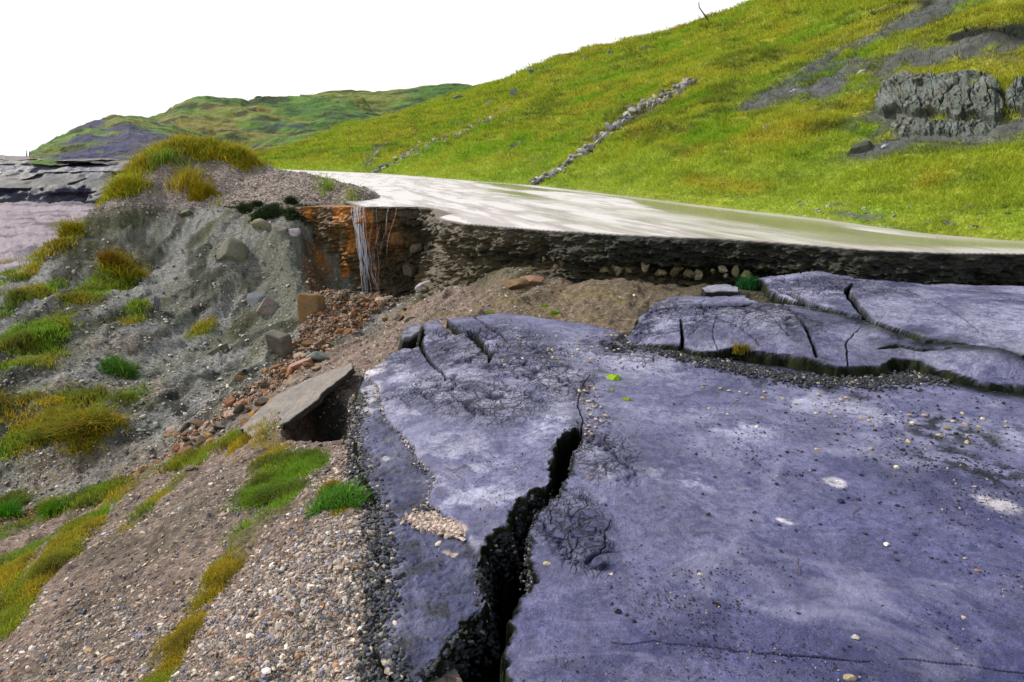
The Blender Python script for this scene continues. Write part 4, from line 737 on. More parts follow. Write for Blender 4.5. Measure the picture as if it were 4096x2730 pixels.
def box_rock(name,pos,size,seed,hx,label,rot=(0,0,0),hx2=None,cat='rock',top=None,mat='stone'):
    """angular block: chamfered box with worn faces"""
    n_=14; V=[];Fc=[]
    lin=np.linspace(-1,1,n_); A,B_=np.meshgrid(lin,lin,indexing='ij'); base=0
    for ax in range(3):
        for sg in (-1,1):
            p=np.zeros((n_,n_,3)); p[...,ax]=sg; p[...,(ax+1)%3]=A*(sg); p[...,(ax+2)%3]=B_; V.append(p.reshape(-1,3)); Fc.append(grid_faces(n_,n_)[:,::1]+base); base+=n_*n_
    V=np.concatenate(V); Fc=np.concatenate(Fc); l=(np.abs(V)**9).sum(1)**(1/9); V=V/l[:,None]
    q=np.random.default_rng(seed); sh=q.uniform(-.16,.16,(3,3)); V=V+V@sh; V=V*np.array(size)
    m_=min(size); V=V+V/np.linalg.norm(V,axis=1)[:,None]*(.12*m_*fbm(V[:,0]/m_+seed,V[:,1]/m_,V[:,2]/m_,o=4,s=seed))[:,None]
    u_,inv=np.unique(np.round(V,5),axis=0,return_inverse=True); Fc=inv.reshape(-1)[Fc]; V=u_
    c=mixc(np.tile(hexc(hx),(len(V),1)),hexc(hx2 or '#4a463c'),.6*ss(-.1,.4,fbm(V[:,0]/m_*1.3,V[:,1]/m_*1.3,V[:,2]/m_*1.3,o=4,s=seed+9)))
    o=mesh(name,V,Fc,M[mat],col=c,smooth=True); o.location=pos; o.rotation_euler=rot; return tag(o,label,cat)
def gp(px,py,dz=0,dy=0): q=gcast(px,py,Gd); q[2]+=dz; q[1]+=dy; return q
box_rock('boulder',gp(280,352,.12),(.15,.12,.19),5,'#6b675c','grey square block leaning beside the rust brown stream bed',rot=(.1,.15,-.55),cat='boulder')
box_rock('boulder',gp(312,313,.05),(.17,.12,.28),8,'#86683f','tall flat faced block stained orange left of the waterfall foot',rot=(-.15,.0,-.1),cat='boulder',hx2='#6a6a5c')
box_rock('stone_slab',gp(298,369,.05),(.24,.08,.035),12,'#a87f70','long pink flat slab lying in the stream bed',rot=(.2,-.42,-.2),cat='stone slab',hx2='#8a6a5c')
box_rock('stone_slab',gp(268,313,.08),(.12,.05,.15),15,'#857a74','pale narrow slab standing in the grey bank',rot=(-.5,.5,.1),cat='stone slab')
rock('boulder',gp(231,252,-.12),(.3,.25,.34),21,'#6f6f5f','large rounded olive grey boulder half buried high in the bank','boulder',smooth=True,sub=4,hx2='#5a5a3e')
rock('boulder',gp(255,298,-.12),(.34,.25,.2),22,'#5c6066','wide dark grey boulder sunk in the middle of the bank','boulder',smooth=True,sub=4,hx2='#6f7076')
box_rock('stone_slab',gp(157,309,.08),(.05,.03,.16),25,'#7f7d92','thin violet splinter of slate sticking out of the bank',rot=(.3,.25,.2),cat='stone slab')
box_rock('boulder',gp(214,354,.0),(.24,.07,.06),26,'#6d6a58','long low stone with a mossy shadow beneath on the bank',rot=(0,-.55,-.2),cat='boulder')
rock('boulder',gp(187,214,-.02),(.2,.17,.13),27,'#5d6048','small mossy boulder on the upper bank','boulder',hx2='#38421f')
rock('stone',gp(293,232,.0),(.13,.1,.11),28,'#b5adb0','white rounded cobble in the bank left of the rust stain','stone',smooth=True,hx2='#8a8488')
rock('stone',gp(280,229,-.03),(.16,.12,.12),29,'#8d877f','grey cobble beside the white one under the dark fringe','stone',smooth=True)
rock('stone',gp(262,225,-.03),(.19,.14,.14),30,'#7f7a62','olive cobble under the dark fringe of the bank','stone',smooth=True,hx2='#4f5136')
rock('stone',gp(318,360,.03),(.16,.12,.1),31,'#7d8580','smooth green grey stone among the rust coloured cobbles','stone',smooth=True)
# rubble at the waterfall foot and in the stream bed
gst='loose angular stones in the rust coloured stream bed'
q=np.random.default_rng(3)
path=[(400,306),(380,308),(360,316),(345,325),(330,335),(318,350),(300,368),(285,382),(268,396),(250,408),(232,420),(215,432),(195,444),(170,458)]
for k in range(95):
    t=q.uniform(0,len(path)-1.01)**1.0; i_=int(t); f_=t-i_; px=path[i_][0]*(1-f_)+path[i_+1][0]*f_+q.normal(0,13); py=path[i_][1]*(1-f_)+path[i_+1][1]*f_+q.normal(0,8)
    s_=q.uniform(.03,.10); o=rock('stone',gp(px,py,s_*.15),(s_*q.uniform(1,1.5),s_*q.uniform(.7,1),s_*q.uniform(.35,.7)),300+k,RU[q.integers(0,8)],'angular rust brown stone, one of many lying loose in the stream bed','stone',rot=(q.normal(0,.3),q.normal(0,.3),q.uniform(0,6)),group=gst,hx2='#4c3a26',cuts=11)
# stones wedged under the road edge on the right
def wallpt(px,dn,out=0):
    # nearest wall column by pixel azimuth
    az=math.atan2((px-512)/F,cp); A=np.arctan2(Wr[:,0],Wr[:,1]); ok_=Wr[:,1]<14; j=np.where(ok_,np.abs(A-az),9).argmin(); return np.array([Wr[j,0]+nrm[j,0]*out,Wr[j,1]+nrm[j,1]*out,Wr[j,2]-dn])
for k in range(26):
    px=np.interp(k,[0,25],[545,735])+q.normal(0,4); s_=q.uniform(.035,.085)*(1.5 if k%5==2 else 1); dn=.37+q.uniform(-.03,.07)
    rock('stone',wallpt(px,dn,.0),(s_*1.2,s_*.7,s_*.8),500+k,['#7d7658','#6a6448','#8f8a74','#5f5a3e','#857c5c'][q.integers(0,5)],'pale angular stone wedged under the dark road edge','stone',rot=(q.normal(0,.6),q.normal(0,.6),q.uniform(0,6)),group='stones wedged under the road edge',hx2='#45422a',cuts=14,bev=.7)
for k in range(16):
    px=q.uniform(368,455); dn=q.uniform(.3,1.35); s_=q.uniform(.04,.11)
    rock('stone',wallpt(px,dn,.02),(s_*1.2,s_*.8,s_*.8),600+k,['#5c4c30','#6a5434','#4a4230','#6f6048'][k%4],'dark wet cobble bedded in the earth face around the waterfall','stone',rot=(q.normal(0,.5),q.normal(0,.5),q.uniform(0,6)),group='cobbles in the face around the waterfall',mat='wetrock',cuts=13)
for k,(px,dn,s_,hx,lab) in enumerate([(404,.62,.16,'#7a5526','rust brown cobble in the face right of the waterfall'),(388,.7,.1,'#5a4c30','dark wet cobble behind the falling water'),(425,.75,.13,'#6a6048','grey brown stone in the cut face above the orange stones'),(418,1.15,.16,'#5c5240','broad wet stone right of the waterfall foot')]):
    rock('stone',wallpt(px,dn,.12 if k<3 else .3),(s_*1.2,s_*.8,s_*.8),540+k,hx,lab,'stone',rot=(q.normal(0,.3),q.normal(0,.3),q.uniform(0,6)),mat='wetrock')
for k,(px,py,s_,hx,lab) in enumerate([(443,281,.13,'#b06a4c','orange red stone at the foot of the cut face'),(452,284,.12,'#9a8478','pink grey stone beside the orange red one'),(432,289,.17,'#a8a0a8','white flat stone at the foot of the cut face'),(449,262,.06,'#a89c80','small upright pale pebble on the ledge right of the waterfall'),(512,286,.14,'#8a7052','brown flat stone on the sandy shelf'),(530,282,.13,'#8a6a54','reddish stone under the overhang of the sandy shelf')]):
    rock('stone',gp(px,py,s_*.2),(s_*1.4,s_*.9,s_*.55),560+k,hx,lab,'stone',rot=(q.normal(0,.2),q.normal(0,.2),q.uniform(-.6,.6)),hx2='#6a5a48')
# ================================================================ HILLSIDE rubble strips, boulders and the crag
def hp(px,py,dz=0): p=hcast(px,py); return None if p is None else p+[0,0,dz]
def strip(path,n,lo,hi,label,group,seed,jit=3.0,cols=('#8f8c8a','#a9a59e','#77767c','#bdb8ae','#5f6064')):
    q=np.random.default_rng(seed); P_=np.array(path,float); d_=np.r_[0,np.cumsum(np.linalg.norm(np.diff(P_[:,:2],axis=0),axis=1))]; protos=[]
    for k in range(n):
        t=d_[-1]*(k+q.random())/n; px=np.interp(t,d_,P_[:,0])+q.normal(0,.8); w_=np.interp(t,d_,P_[:,2]); py=np.interp(t,d_,P_[:,1])+np.clip(q.normal(0,.5),-1,1)*w_
        p=hp(px,py); 
        if p is None: continue
        D_=np.linalg.norm(p); s_=q.uniform(lo,hi)*D_/F
        if len(protos)<12:
            v,f,c=rock_data((1,.7,.5),seed*100+k,cols[k%len(cols)],cuts=11,hx2='#55565a'); o=mesh('rubble_stone',v,f,M['stone'],col=c,smooth=False); protos.append(o)
        else: o=protos[k%12].copy(); C.objects.link(o)
        o.scale=(s_*q.uniform(.8,1.2),s_*q.uniform(.8,1.2),s_*q.uniform(.9,1.5)); o.location=p+[0,0,s_*.25]; o.rotation_euler=(q.normal(0,.35),q.normal(0,.35),q.uniform(0,6)); tag(o,label,'rubble stone',group)
strip([(532,184,2),(548,178,3),(565,168,4),(585,153,5),(600,140,6),(620,125,7),(635,112,7),(655,104,6),(675,93,5),(693,82,3)],125,3.2,5.6,'grey stone in the long rubble strip climbing the middle of the hillside','rubble strip on the middle of the hillside',41)
strip([(374,173,2),(388,167,4),(402,160,4.5),(420,152,3.5),(440,142,3.5),(460,134,3),(480,124,3),(500,115,3),(512,110,2)],95,2.2,3.8,'small grey stone in the thin rubble strip near the far end of the road','thin rubble strip near the far end of the road',42)
strip([(402,160,3),(412,152,2.5),(423,143,2)],18,1.8,3.0,'small stone in the short upper branch of the thin rubble strip','upper branch of the thin rubble strip',43)
strip([(370,168,2),(375,158,3),(380,150,3),(386,145,2)],18,1.8,3.0,'small stone in the short leftmost rubble patch above the road','leftmost rubble patch on the hillside',44)
for k,(px,py,s_,lab) in enumerate([(491,105,8,'grey mossy boulder below the crest left of the rubble strip'),(461,100,5,'long grey boulder high on the left shoulder of the hill'),(517,96,6,'slanting grey outcrop stone right of the mossy boulder'),(535,74,5,'round grey boulder near the skyline'),(551,71,4,'jagged small outcrop on the skyline'),(611,57,6,'pyramid shaped grey boulder near the crest'),(588,61,4,'pale low rock near the crest'),(645,49,5,'dark low rock below the orange crest'),(523,145,6,'grey rock pair low on the hillside'),(515,147,4,'flat grey rock beside the rock pair'),(530,110,3.5,'small grey rock above the thin rubble'),(450,138,3,'dark stone above the thin rubble strip'),(475,102,3,'lone small rock in the grass left of the mossy boulder')]):
    p=hp(px,py)
    if p is None: continue
    u_=np.linalg.norm(p)/F*s_; rock('boulder',p+[0,0,u_*.1],(u_*1.2,u_*.8,u_*.7),700+k,'#6a6c70' if k!=6 else '#93919a',lab,'boulder',rot=(q.normal(0,.2),q.normal(0,.2)+.2,q.normal(0,.3)),hx2='#454a36',sub=4)
# crag: an outcrop pushed out of the slope, split into jointed blocks
cr0=hp(925,118); e=bpy.data.objects.new('rock_crag',None); C.objects.link(e); e.location=cr0; tag(e,'large grey rock crag jutting from the right hillside under a turf overhang','crag')
def crag_piece(name,outl,bulge,seed,cell,nr=110,nc=200,tone='#565e56'):
    O=np.array(outl,float); x0,y0=O.min(0)-3; x1,y1=O.max(0)+3
    gx=np.linspace(x0,x1,24); gy=np.linspace(y0,y1,14); base=np.zeros((14,24,3))
    for j,b_ in enumerate(gy):
        for i,a_ in enumerate(gx): base[j,i]=hcast(min(a_,1090),b_)
    ui=np.linspace(0,23,nc); vi=np.linspace(0,13,nr); 
    t=np.stack([np.stack([np.interp(ui,np.arange(24),base[j,:,k]) for j in range(14)]) for k in range(3)],-1)
    S=np.stack([np.stack([np.interp(vi,np.arange(14),t[:,i,k]) for i in range(nc)],1) for k in range(3)],-1)
    PX,PY=np.meshgrid(np.linspace(x0,x1,nc),np.linspace(y0,y1,nr))
    s=sdf(PX,PY,O)+2.2*fbm(PX*.12,PY*.12,o=4,s=seed)
    q=np.random.default_rng(seed); W_,H_=x1-x0,y1-y0; npt=int(W_*H_/cell**2/1.2); cx_=q.uniform(x0,x1,npt); cy_=q.uniform(y0,y1,npt); hc_=q.uniform(.35,1.15,npt)
    wx_=PX+7*fbm(PX*.07,PY*.1,o=3,s=seed+1); wy_=PY+6*fbm(PX*.08+7,PY*.08,o=3,s=seed+2)
    D_=np.sqrt(((wx_[...,None]-cx_)*1.35)**2+((wy_[...,None]-cy_)*.62)**2); o2=np.argsort(D_,-1)[...,:2]; d1=np.take_along_axis(D_,o2[...,:1],-1)[...,0]; d2=np.take_along_axis(D_,o2[...,1:2],-1)[...,0]
    jt=ss(0,1.6+1.2*fbm(PX*.2,PY*.2,o=2,s=seed+8),d2-d1); ht=hc_[o2[...,0]]*(.55+.45*np.sqrt(jt))
    m_=ss(-1.5,2.5,s); u_=np.linalg.norm(S,axis=-1)/F
    low=ss(0,1,(PY-y0)/H_)
    n_=np.array([-.55,-.62,.35]); amt=m_*(bulge*(.5+.5*ht)*(.6+.6*np.sqrt(np.clip(s,0,12)/12))-(1-jt)*1.6)+m_*(4.5*(1-2*np.abs(fbm(PX*.09,PY*.11,o=4,s=seed+9)))+1.6*fbm(PX*.4,PY*.5,o=4,s=seed+3))
    S=S+n_[None,None]*(amt*u_)[...,None]-np.array([0,0,1])*((1-ss(-4,-1,s))*2.5*u_)[...,None]
    c=np.broadcast_to(hexc(tone),PX.shape+(3,)).copy(); c=mixc(c,hexc('#3c4436'),.75*ss(-.05,.4,fbm(PX*.12,PY*.12,o=5,s=seed+5))); c=mixc(c,hexc('#7d8484'),.5*ss(.1,.45,fbm(PX*.3,PY*.2,o=4,s=seed+6))); c=mixc(c,hexc('#6f5c44'),.3*ss(.3,.5,fbm(PX*.1+40,PY*.1,o=3,s=seed+7))); c=mixc(c,hexc('#1d2218'),.8*(1-ss(0,.5,jt)))
    keep=s>-3.5; kf=keep[:-1,:-1]&keep[1:,1:]&keep[1:,:-1]&keep[:-1,1:]
    V,Fc,cc=compact((S-cr0).reshape(-1,3),grid_faces(nr,nc,keep=kf),c.reshape(-1,3)); return mesh(name,V,Fc,M['wetrock'],e,col=cc,smooth=True)
crag_piece('rock_buttress',[(874,110),(877,96),(884,84),(900,77),(920,74),(940,78),(960,76),(985,76),(1002,86),(1006,112),(996,124),(975,118),(958,122),(935,114),(915,116),(900,112),(885,118)],12,1,19,nc=300,nr=150)
crag_piece('rock_pillar',[(1004,96),(1018,80),(1040,76),(1070,84),(1070,116),(1030,118),(1008,112)],13,3,15)
crag_piece('rock_ledge',[(885,128),(905,118),(940,121),(985,122),(1000,128),(970,138),(930,136),(900,138)],6,4,9)
for k,(px,py,s_,lab) in enumerate([(862,150,9,'dark leaning rock in the grass below the crag'),(768,128,4,'pale flat rock at the lower end of the shale patch'),(804,101,3,'pale square stone on the shale patch'),(771,87,3,'small white stone at the upper left of the shale patch'),(793,91,3,'small round stone on the shale patch'),(861,34+40,4,'flat white stone between the shale patches'),(884,143+4,3,'blue grey stone on the scree under the crag')]):
    p=hp(px,py)
    if p is None: continue
    u_=np.linalg.norm(p)/F*s_; rock('boulder' if s_>8 else 'stone',p,(u_*1.3,u_*.8,u_*.7),760+k,'#4f5346' if k==0 else '#a9adb4',lab,'boulder' if s_>8 else 'stone',rot=(0,-.3,q.normal(0,.3)))
q=np.random.default_rng(9)
for k in range(32):
    px=q.uniform(720,1010); py=np.interp(px,[720,1010],[207,236])-abs(q.normal(0,8))-3; p=hp(px,py)
    if p is None: continue
    u_=np.linalg.norm(p)/F*q.uniform(1.2,3); rock('stone',p,(u_*1.3,u_*.9,u_*.5),900+k,['#8f9499','#70766f','#b0aea8'][k%3],'small grey stone scattered on the grassy verge of the upper road','stone',rot=(q.normal(0,.3),q.normal(0,.3),q.uniform(0,6)),group='stones on the road verge')
# ================================================================ CURLED FRAGMENT, chunk, chip slab
def plate(name,top,thick,label,seed,cols=('#7c7874','#8a8078','#33302a'),cat='asphalt slab',under=None):
    """plate with an uneven top; top: list of world 3D outline points"""
    T_=np.array(top); n_=len(T_); cx=T_.mean(0); rings=[]; cl=[]
    Q,_=resamp(np.r_[T_,T_[:1]],161); Q=Q[:-1]; nr=26
    jit=1+.03*fbm(np.arange(160)*.35,np.zeros(160)+seed,o=3,s=seed)[:,None]
    V=[];Cc=[]
    nn_=np.cross(T_[1]-T_[0],T_[-1]-T_[0]); nn_/=np.linalg.norm(nn_); nn_=nn_ if nn_[2]>0 else -nn_
    for k in range(nr):
        f_=k/(nr-1); p=cx+(Q-cx)*f_*jit; p=p+nn_*(.012*fbm(p[:,0]*12,p[:,1]*12,o=4,s=seed))[:,None]; V.append(p); m_=ss(-.2,.3,fbm(p[:,0]*11,p[:,1]*11,p[:,2]*11,o=4,s=seed+1)); Cc.append(mixc(np.tile(hexc(cols[0]),(160,1)),hexc(cols[1]),m_))
    for j in range(1,6):
        p=V[nr-1]-nn_*thick*j/5+(Q-cx)*(.02*fbm(np.arange(160)*.5,np.zeros(160)+j*3,o=2,s=seed+4))[:,None]; V.append(p); Cc.append(np.tile(hexc(cols[2]),(160,1)))
    V.append(np.tile(cx-nn_*thick,(160,1))); Cc.append(np.tile(hexc(cols[2]),(160,1)))
    V=np.array(V); F_=[]
    m2=len(V); i_=np.arange(m2-1)[:,None]*160; j_=np.arange(160)[None]; a_=i_+j_; b_=i_+(j_+1)%160; F_=np.stack([a_,b_,b_+160,a_+160],-1).reshape(-1,4)
    o=mesh(name,V.reshape(-1,3),F_,M['stone'],col=np.array(Cc).reshape(-1,3),smooth=True); return tag(o,label,cat)
plate('asphalt_slab',[p_+[0,0,.035] for p_ in [atY(240,432,5.5),atY(258,414,5.8),atY(281,396,6.0),atY(312,381,6.1),atY(335,373,6.1),atY(352,367,6.0),atY(353,372,5.8),atY(338,384,5.6),atY(323,395,5.4),atY(318,403,5.25),atY(305,413,5.15),atY(290,424,5.1),atY(270,434,5.1),atY(255,441,5.1)]],.05,'tilted curled fragment of old road surface overhanging a black hollow',60)
plate('asphalt_slab',[atZ(402,333,.03),atZ(407,326,.03),atZ(417,323,.04),atZ(421,325,.04),atZ(419,331,.03),atZ(411,336,.02),atZ(404,337,.02)],.28,'small loose asphalt chunk at the far left corner of the main slab',61,cols=('#7d7d8a','#5a5c6c','#1c2018'))
plate('asphalt_slab',[atZ(702,288,.24),(atZ(712,285,.25)),atZ(728,284,.27),atZ(738,287,.27),atZ(738,291,.25),atZ(720,291,.24),atZ(706,291,.23)],.08,'thin loose slab lying at the foot of the dark cut face',62,cols=('#8f8d9f','#77778a','#1c2018'))
# ================================================================ WATERFALL
wf=bpy.data.objects.new('waterfall',None); C.objects.link(wf); tag(wf,'thin waterfall trickling in strands over the broken road edge','waterfall')
m,nt,p=NT('water'); p.inputs['Base Color'].default_value=(.85,.88,.95,1); p.inputs['Roughness'].default_value=.12; p.inputs['Transmission Weight'].default_value=.7; p.inputs['IOR'].default_value=1.33; M['water']=m
w0=wallpt(388,0,0); wf.location=w0
q=np.random.default_rng(5)
for k in range(30):
    px=q.choice([q.normal(365,2),q.normal(371,3),q.normal(378,4),q.uniform(362,404)],p=[.3,.25,.15,.3]); b0=wallpt(px,0,.06); drop=q.uniform(1.1,1.75) if px<385 else q.uniform(.5,1.2); st_=0 if q.random()<.6 else q.uniform(.1,.7)
    if st_>drop-.1: st_=0
    ns=14; rad=q.uniform(.002,.006)*(1.3 if px<374 else .7); rows=[]; dr=(374-px)*.0035+q.normal(.02,.02)
    for j in range(ns):
        f_=j/(ns-1); dz=st_+(drop-st_)*f_; out_=.30*math.sqrt(max(dz,0)/1.6)+.03
        base=b0+np.array([nrm[700,0]*0,-out_,-dz]); base[0]+=dr*dz*3+.012*math.sin(dz*9+k); rr_=rad*(.35+math.sin(math.pi*min(1,max(.02,f_)))**.5*.9)*(1+.3*q.normal())
        rows.append([base+np.array([math.cos(a_)*rr_,math.sin(a_)*rr_,0]) for a_ in np.linspace(0,2*np.pi,7)[:-1]])
    V=np.array(rows)-w0; i_=np.arange(ns-1)[:,None]*6; j_=np.arange(6)[None]; F_=np.stack([i_+j_,i_+(j_+1)%6,i_+(j_+1)%6+6,i_+j_+6],-1).reshape(-1,4); mesh('water_strand',V.reshape(-1,3),F_,M['water'],wf)
# ================================================================ SMALL THINGS ON THE SLABS
def zslab(px,py,z=0): p=atZ(px,py,z); p[2]=zm(np.array([p[0]]),np.array([p[1]]))[0]; p=atZ(px,py,p[2]); return p
q=np.random.default_rng(17)
def chips(n,fnpx,lo,hi,cols,name,label,group,seed,zf=zslab):
    protos=[]; q=np.random.default_rng(seed)
    for k in range(n):
        px,py=fnpx(q); p=zf(px,py)
        if sdf(np.array([p[0]]),np.array([p[1]]),CR)[0]>-.02: continue
        s_=q.uniform(lo,hi)*(.6+.13*np.linalg.norm(p))
        if len(protos)<10:
            v,f,c=rock_data((1,.75,.5),seed*50+k,cols[k%len(cols)],cuts=8,hx2=cols[(k+1)%len(cols)]); o=mesh(name,v,f,M['pebble'],col=c,smooth=False); protos.append(o)
        else: o=protos[k%10].copy(); C.objects.link(o)
        o.scale=(s_,s_,s_); o.location=p+[0,0,s_*.25]; o.rotation_euler=(q.normal(0,.2),q.normal(0,.2),q.uniform(0,6)); tag(o,label,name,group)
PC=['#b8a88c','#9a8464','#d0c4b0','#8c7858','#b09a78']
def nrmal(cx_,cy_,sx,sy): return lambda q:(np.clip(q.normal(cx_,sx),400,1018),np.clip(q.normal(cy_,sy),336,675))
chips(60,nrmal(590,352,45,14),.009,.017,PC,'pebble','small tan pebble strewn on the far left part of the large slab','pebbles on the far part of the slab',71)
def pr(q): px=q.uniform(690,1015); return px,np.interp(px,[690,1015],[378,420])+abs(q.normal(0,22))
chips(46,pr,.007,.017,PC,'pebble','small cream pebble scattered on the slab below the raised slabs','pebbles below the raised slabs',72)
def pc(q): f_=q.random(); return 583+q.normal(0,6)+12*f_,380+55*f_
chips(34,pc,.008,.014,PC+['#3a3d46'],'pebble','tan pebble lodged along the fine crack running down from the moss','pebbles along the fine crack',73)
def dd_(q):
    while True:
        px=q.uniform(600,1018); py=q.uniform(365,640)
        if q.random()<np.exp(-((px-930)/190)**2-((py-450)/75)**2)+.13: return px,py
chips(190,dd_,.005,.013,['#1a1e34','#242942','#14171f'],'clod','small dark clod of dirt scattered on the large slab','dark clods on the slab',74)
for k,(px,py,s_,hx,lab) in enumerate([(611,575,.013,'#c4b8a8','cream pebble alone on the slab right of the crack'),(700,575,.013,'#c8c0b0','rounded pale pebble in the middle of the slab'),(588,477,.012,'#a87850','brown pebble just right of the crack top'),(887,545,.014,'#e0d8c8','white chip on a dark stain at the right'),(963,619,.013,'#b8a888','tan pebble low at the right'),(855,638,.016,'#c8c0b0','pale pebble beside the raised lump at the bottom'),(849,679,.02,'#a89878','ochre stone at the bottom edge of the slab'),(897,468,.018,'#e8dcb8','cream chip near the dark stain'),(978,572,.014,'#8f7458','brown pebble near the right edge'),(716,605,.015,'#10131c','black round clod low on the slab'),(618,612,.014,'#15192a','black clod right of the wide crack'),(841,502,.018,'#1c2240','dark blue clod in the middle right'),(547,565,.016,'#b4a48c','flat pebble on the crack rim')]):
    p=zslab(px,py); s_*=.75+.05*k%2*.1; rock('pebble',p+[0,0,s_*.3],(s_*1.2,s_,s_*.6),1000+k,hx,lab,'pebble',rot=(0,0,k),hx2=hx,cuts=7)
# fine grit lying on the slabs
q=np.random.default_rng(23); N_=26000; px_=q.uniform(380,1040,N_); py_=q.uniform(330,682,N_)
gx=np.array([atZ(a_,b_,0) for a_,b_ in zip(px_,py_)]); dn_=fbm(gx[:,0]*2.2,gx[:,1]*2.2,o=5,s=231)+.9*weed1(gx[:,0],gx[:,1])+.35*dark1(gx[:,0],gx[:,1])+.25*ss(600,900,px_)*(1-ss(430,600,py_)); q3_=pdist(gx[:,0],gx[:,1],ln([(575,433),(583,420),(580,400),(590,380),(600,370),(640,372)])); dn_=dn_+.9*(1-ss(.0,.25,q3_))
okg=(dn_>q.uniform(.05,1.0,N_))&(sdf(gx[:,0],gx[:,1],MAIN)>.02)&(sdf(gx[:,0],gx[:,1],CR)<-.01)&(sdf(gx[:,0],gx[:,1],S2)<-.03); gx=gx[okg]; dz_=np.hypot(gx[:,0],gx[:,1])
s_=q.uniform(.0012,.0042,len(gx))*(.5+.35*dz_); V,Fc,cc=pebbles(np.c_[gx[:,:2],zm(gx[:,0],gx[:,1])+.012*fbm(gx[:,0]*1.3,gx[:,1]*1.3,o=3,s=5)+s_*.2],s_,pal(['#1a1e34','#262b44','#101318','#5a5870','#b8a488'],[5,4,3,1.5,.8],len(gx),q),q,flat=.5)
tag(mesh('grit',V,Fc,M['pebble'],col=cc,smooth=False),'fine dark grit scattered over the broken slabs','grit',kind='stuff')
# twigs
m,nt,p=NT('twig'); p.inputs['Base Color'].default_value=(*hexc('#6a5a44'),1); p.inputs['Roughness'].default_value=.8; M['twig']=m
def tube(name,pts_,rad,mat,label=None,cat=None,parent=None,group=None,taper=True):
    P_=np.array(pts_,float); Q,_=resamp(np.c_[P_],28) if P_.shape[1]==2 else (None,None)
    d_=np.r_[0,np.cumsum(np.linalg.norm(np.diff(P_,axis=0),axis=1))]; t=np.linspace(0,d_[-1],24); Q=np.stack([np.interp(t,d_,P_[:,i]) for i in range(3)],-1); tg=np.gradient(Q,axis=0); tg/=np.linalg.norm(tg,axis=1)[:,None]
    s1=np.cross(tg,[0.3,.2,1]); s1/=np.linalg.norm(s1,axis=1)[:,None]; s2=np.cross(tg,s1); a_=np.linspace(0,2*np.pi,7)[:-1]; rr_=rad*(np.linspace(1,.45,24) if taper else np.ones(24))
    V=Q[:,None]+rr_[:,None,None]*(np.cos(a_)[None,:,None]*s1[:,None]+np.sin(a_)[None,:,None]*s2[:,None]); i_=np.arange(23)[:,None]*6; j_=np.arange(6)[None]; F_=np.stack([i_+j_,i_+(j_+1)%6,i_+(j_+1)%6+6,i_+j_+6],-1).reshape(-1,4)
    o=mesh(name,V.reshape(-1,3),F_,mat,parent); return tag(o,label,cat,group) if label else o
for pl,lab in [([(446,469),(454,471),(461,468),(465,465),(471,471)],'forked pale twig on the smooth left part of the slab'),([(456,476),(462,479),(462,484),(459,488),(455,490)],'bent pale twig just below the forked one'),([(861,508),(856,511),(852,515),(852,520)],'thin dark twig on the right of the slab'),([(797,558),(796,564),(800,570),(799,576)],'wavy dark twig low in the middle of the slab'),([(860,442),(865,440),(869,437)],'short brown twig near the cream chips'),([(908,376),(904,383),(895,391)],'red brown stem lying by the raised slab corner')]:
    P_=[]
    for j,(a_,b_) in enumerate(pl): v_=zslab(a_,b_); v_[2]+=.006; P_.append(v_)
    tube('twig',P_,.0022 if 'pale' in lab else .002,M['twig'],lab,'twig')
# ================================================================ PLANTS AND MOSS THINGS
def tuft(name,pos,rx,h,cols,label,cat,seed,n=400,wd=.006,lean=(0,0),zf=None,parent=None,rad=.01,spread=.6):
    q=np.random.default_rng(seed); m_=9; sx=q.normal(0,.45,m_); sy=q.normal(0,.32,m_); sh=q.uniform(.45,1.15,m_); k_=q.integers(0,m_,n); x_=rx*(sx[k_]+q.normal(0,.24,n)); y_=rx*(sy[k_]+q.normal(0,.18,n)); rr_=np.clip(np.hypot(x_,y_)/rx,0,1.2)
    z_=zf(x_+pos[0],y_+pos[1])-pos[2] if zf else np.zeros(n); P_=np.c_[x_,y_,z_]; H=h*(1.15-.6*rr_)*q.uniform(.4,1.25,n)*sh[k_]; V,F_,c=blades(P_,H,np.full(n,wd),pal(cols,[1]*len(cols),n,q),q,lean=lean,spread=spread,per=5,rad=rad)
    o=mesh(name,V,F_,M['grass'],col=c,smooth=False); o.location=pos; return tag(o,label,cat)
p=gp(74,432,.0); tuft('grass_clump',p,.5,.2,['#a8902a','#b89a28','#8a9228','#6f8a28'],'golden yellow overhanging grass clump at the left edge','grass clump',81,1500,.009,lean=(.1,-.7),zf=Gd,spread=1.0,rad=.04)
p=gp(341,503); tuft('fern',p,.13,.11,['#5c9030','#4c7f2c','#76a83c'],'bright green ferny plant in the gravel beside the slab','fern',82,450,.006,zf=Gd)
p=gp(333,490); tuft('moss_cushion',p,.06,.05,['#a8780f','#b8860f','#8a6a10'],'orange brown cushion of moss above the fern','moss',83,400,.004,zf=Gd)
p=gp(126,374); tuft('grass_clump',p,.22,.2,['#5c8a30','#4f7a28'],'small bright green grass clump alone on the scree bank','grass clump',84,350,.012,zf=Gd)
p=gp(360,429); tuft('grass_clump',p,.03,.07,['#4f8a24'],'tiny green tuft at the left edge of the slab','grass clump',85,60,.006)
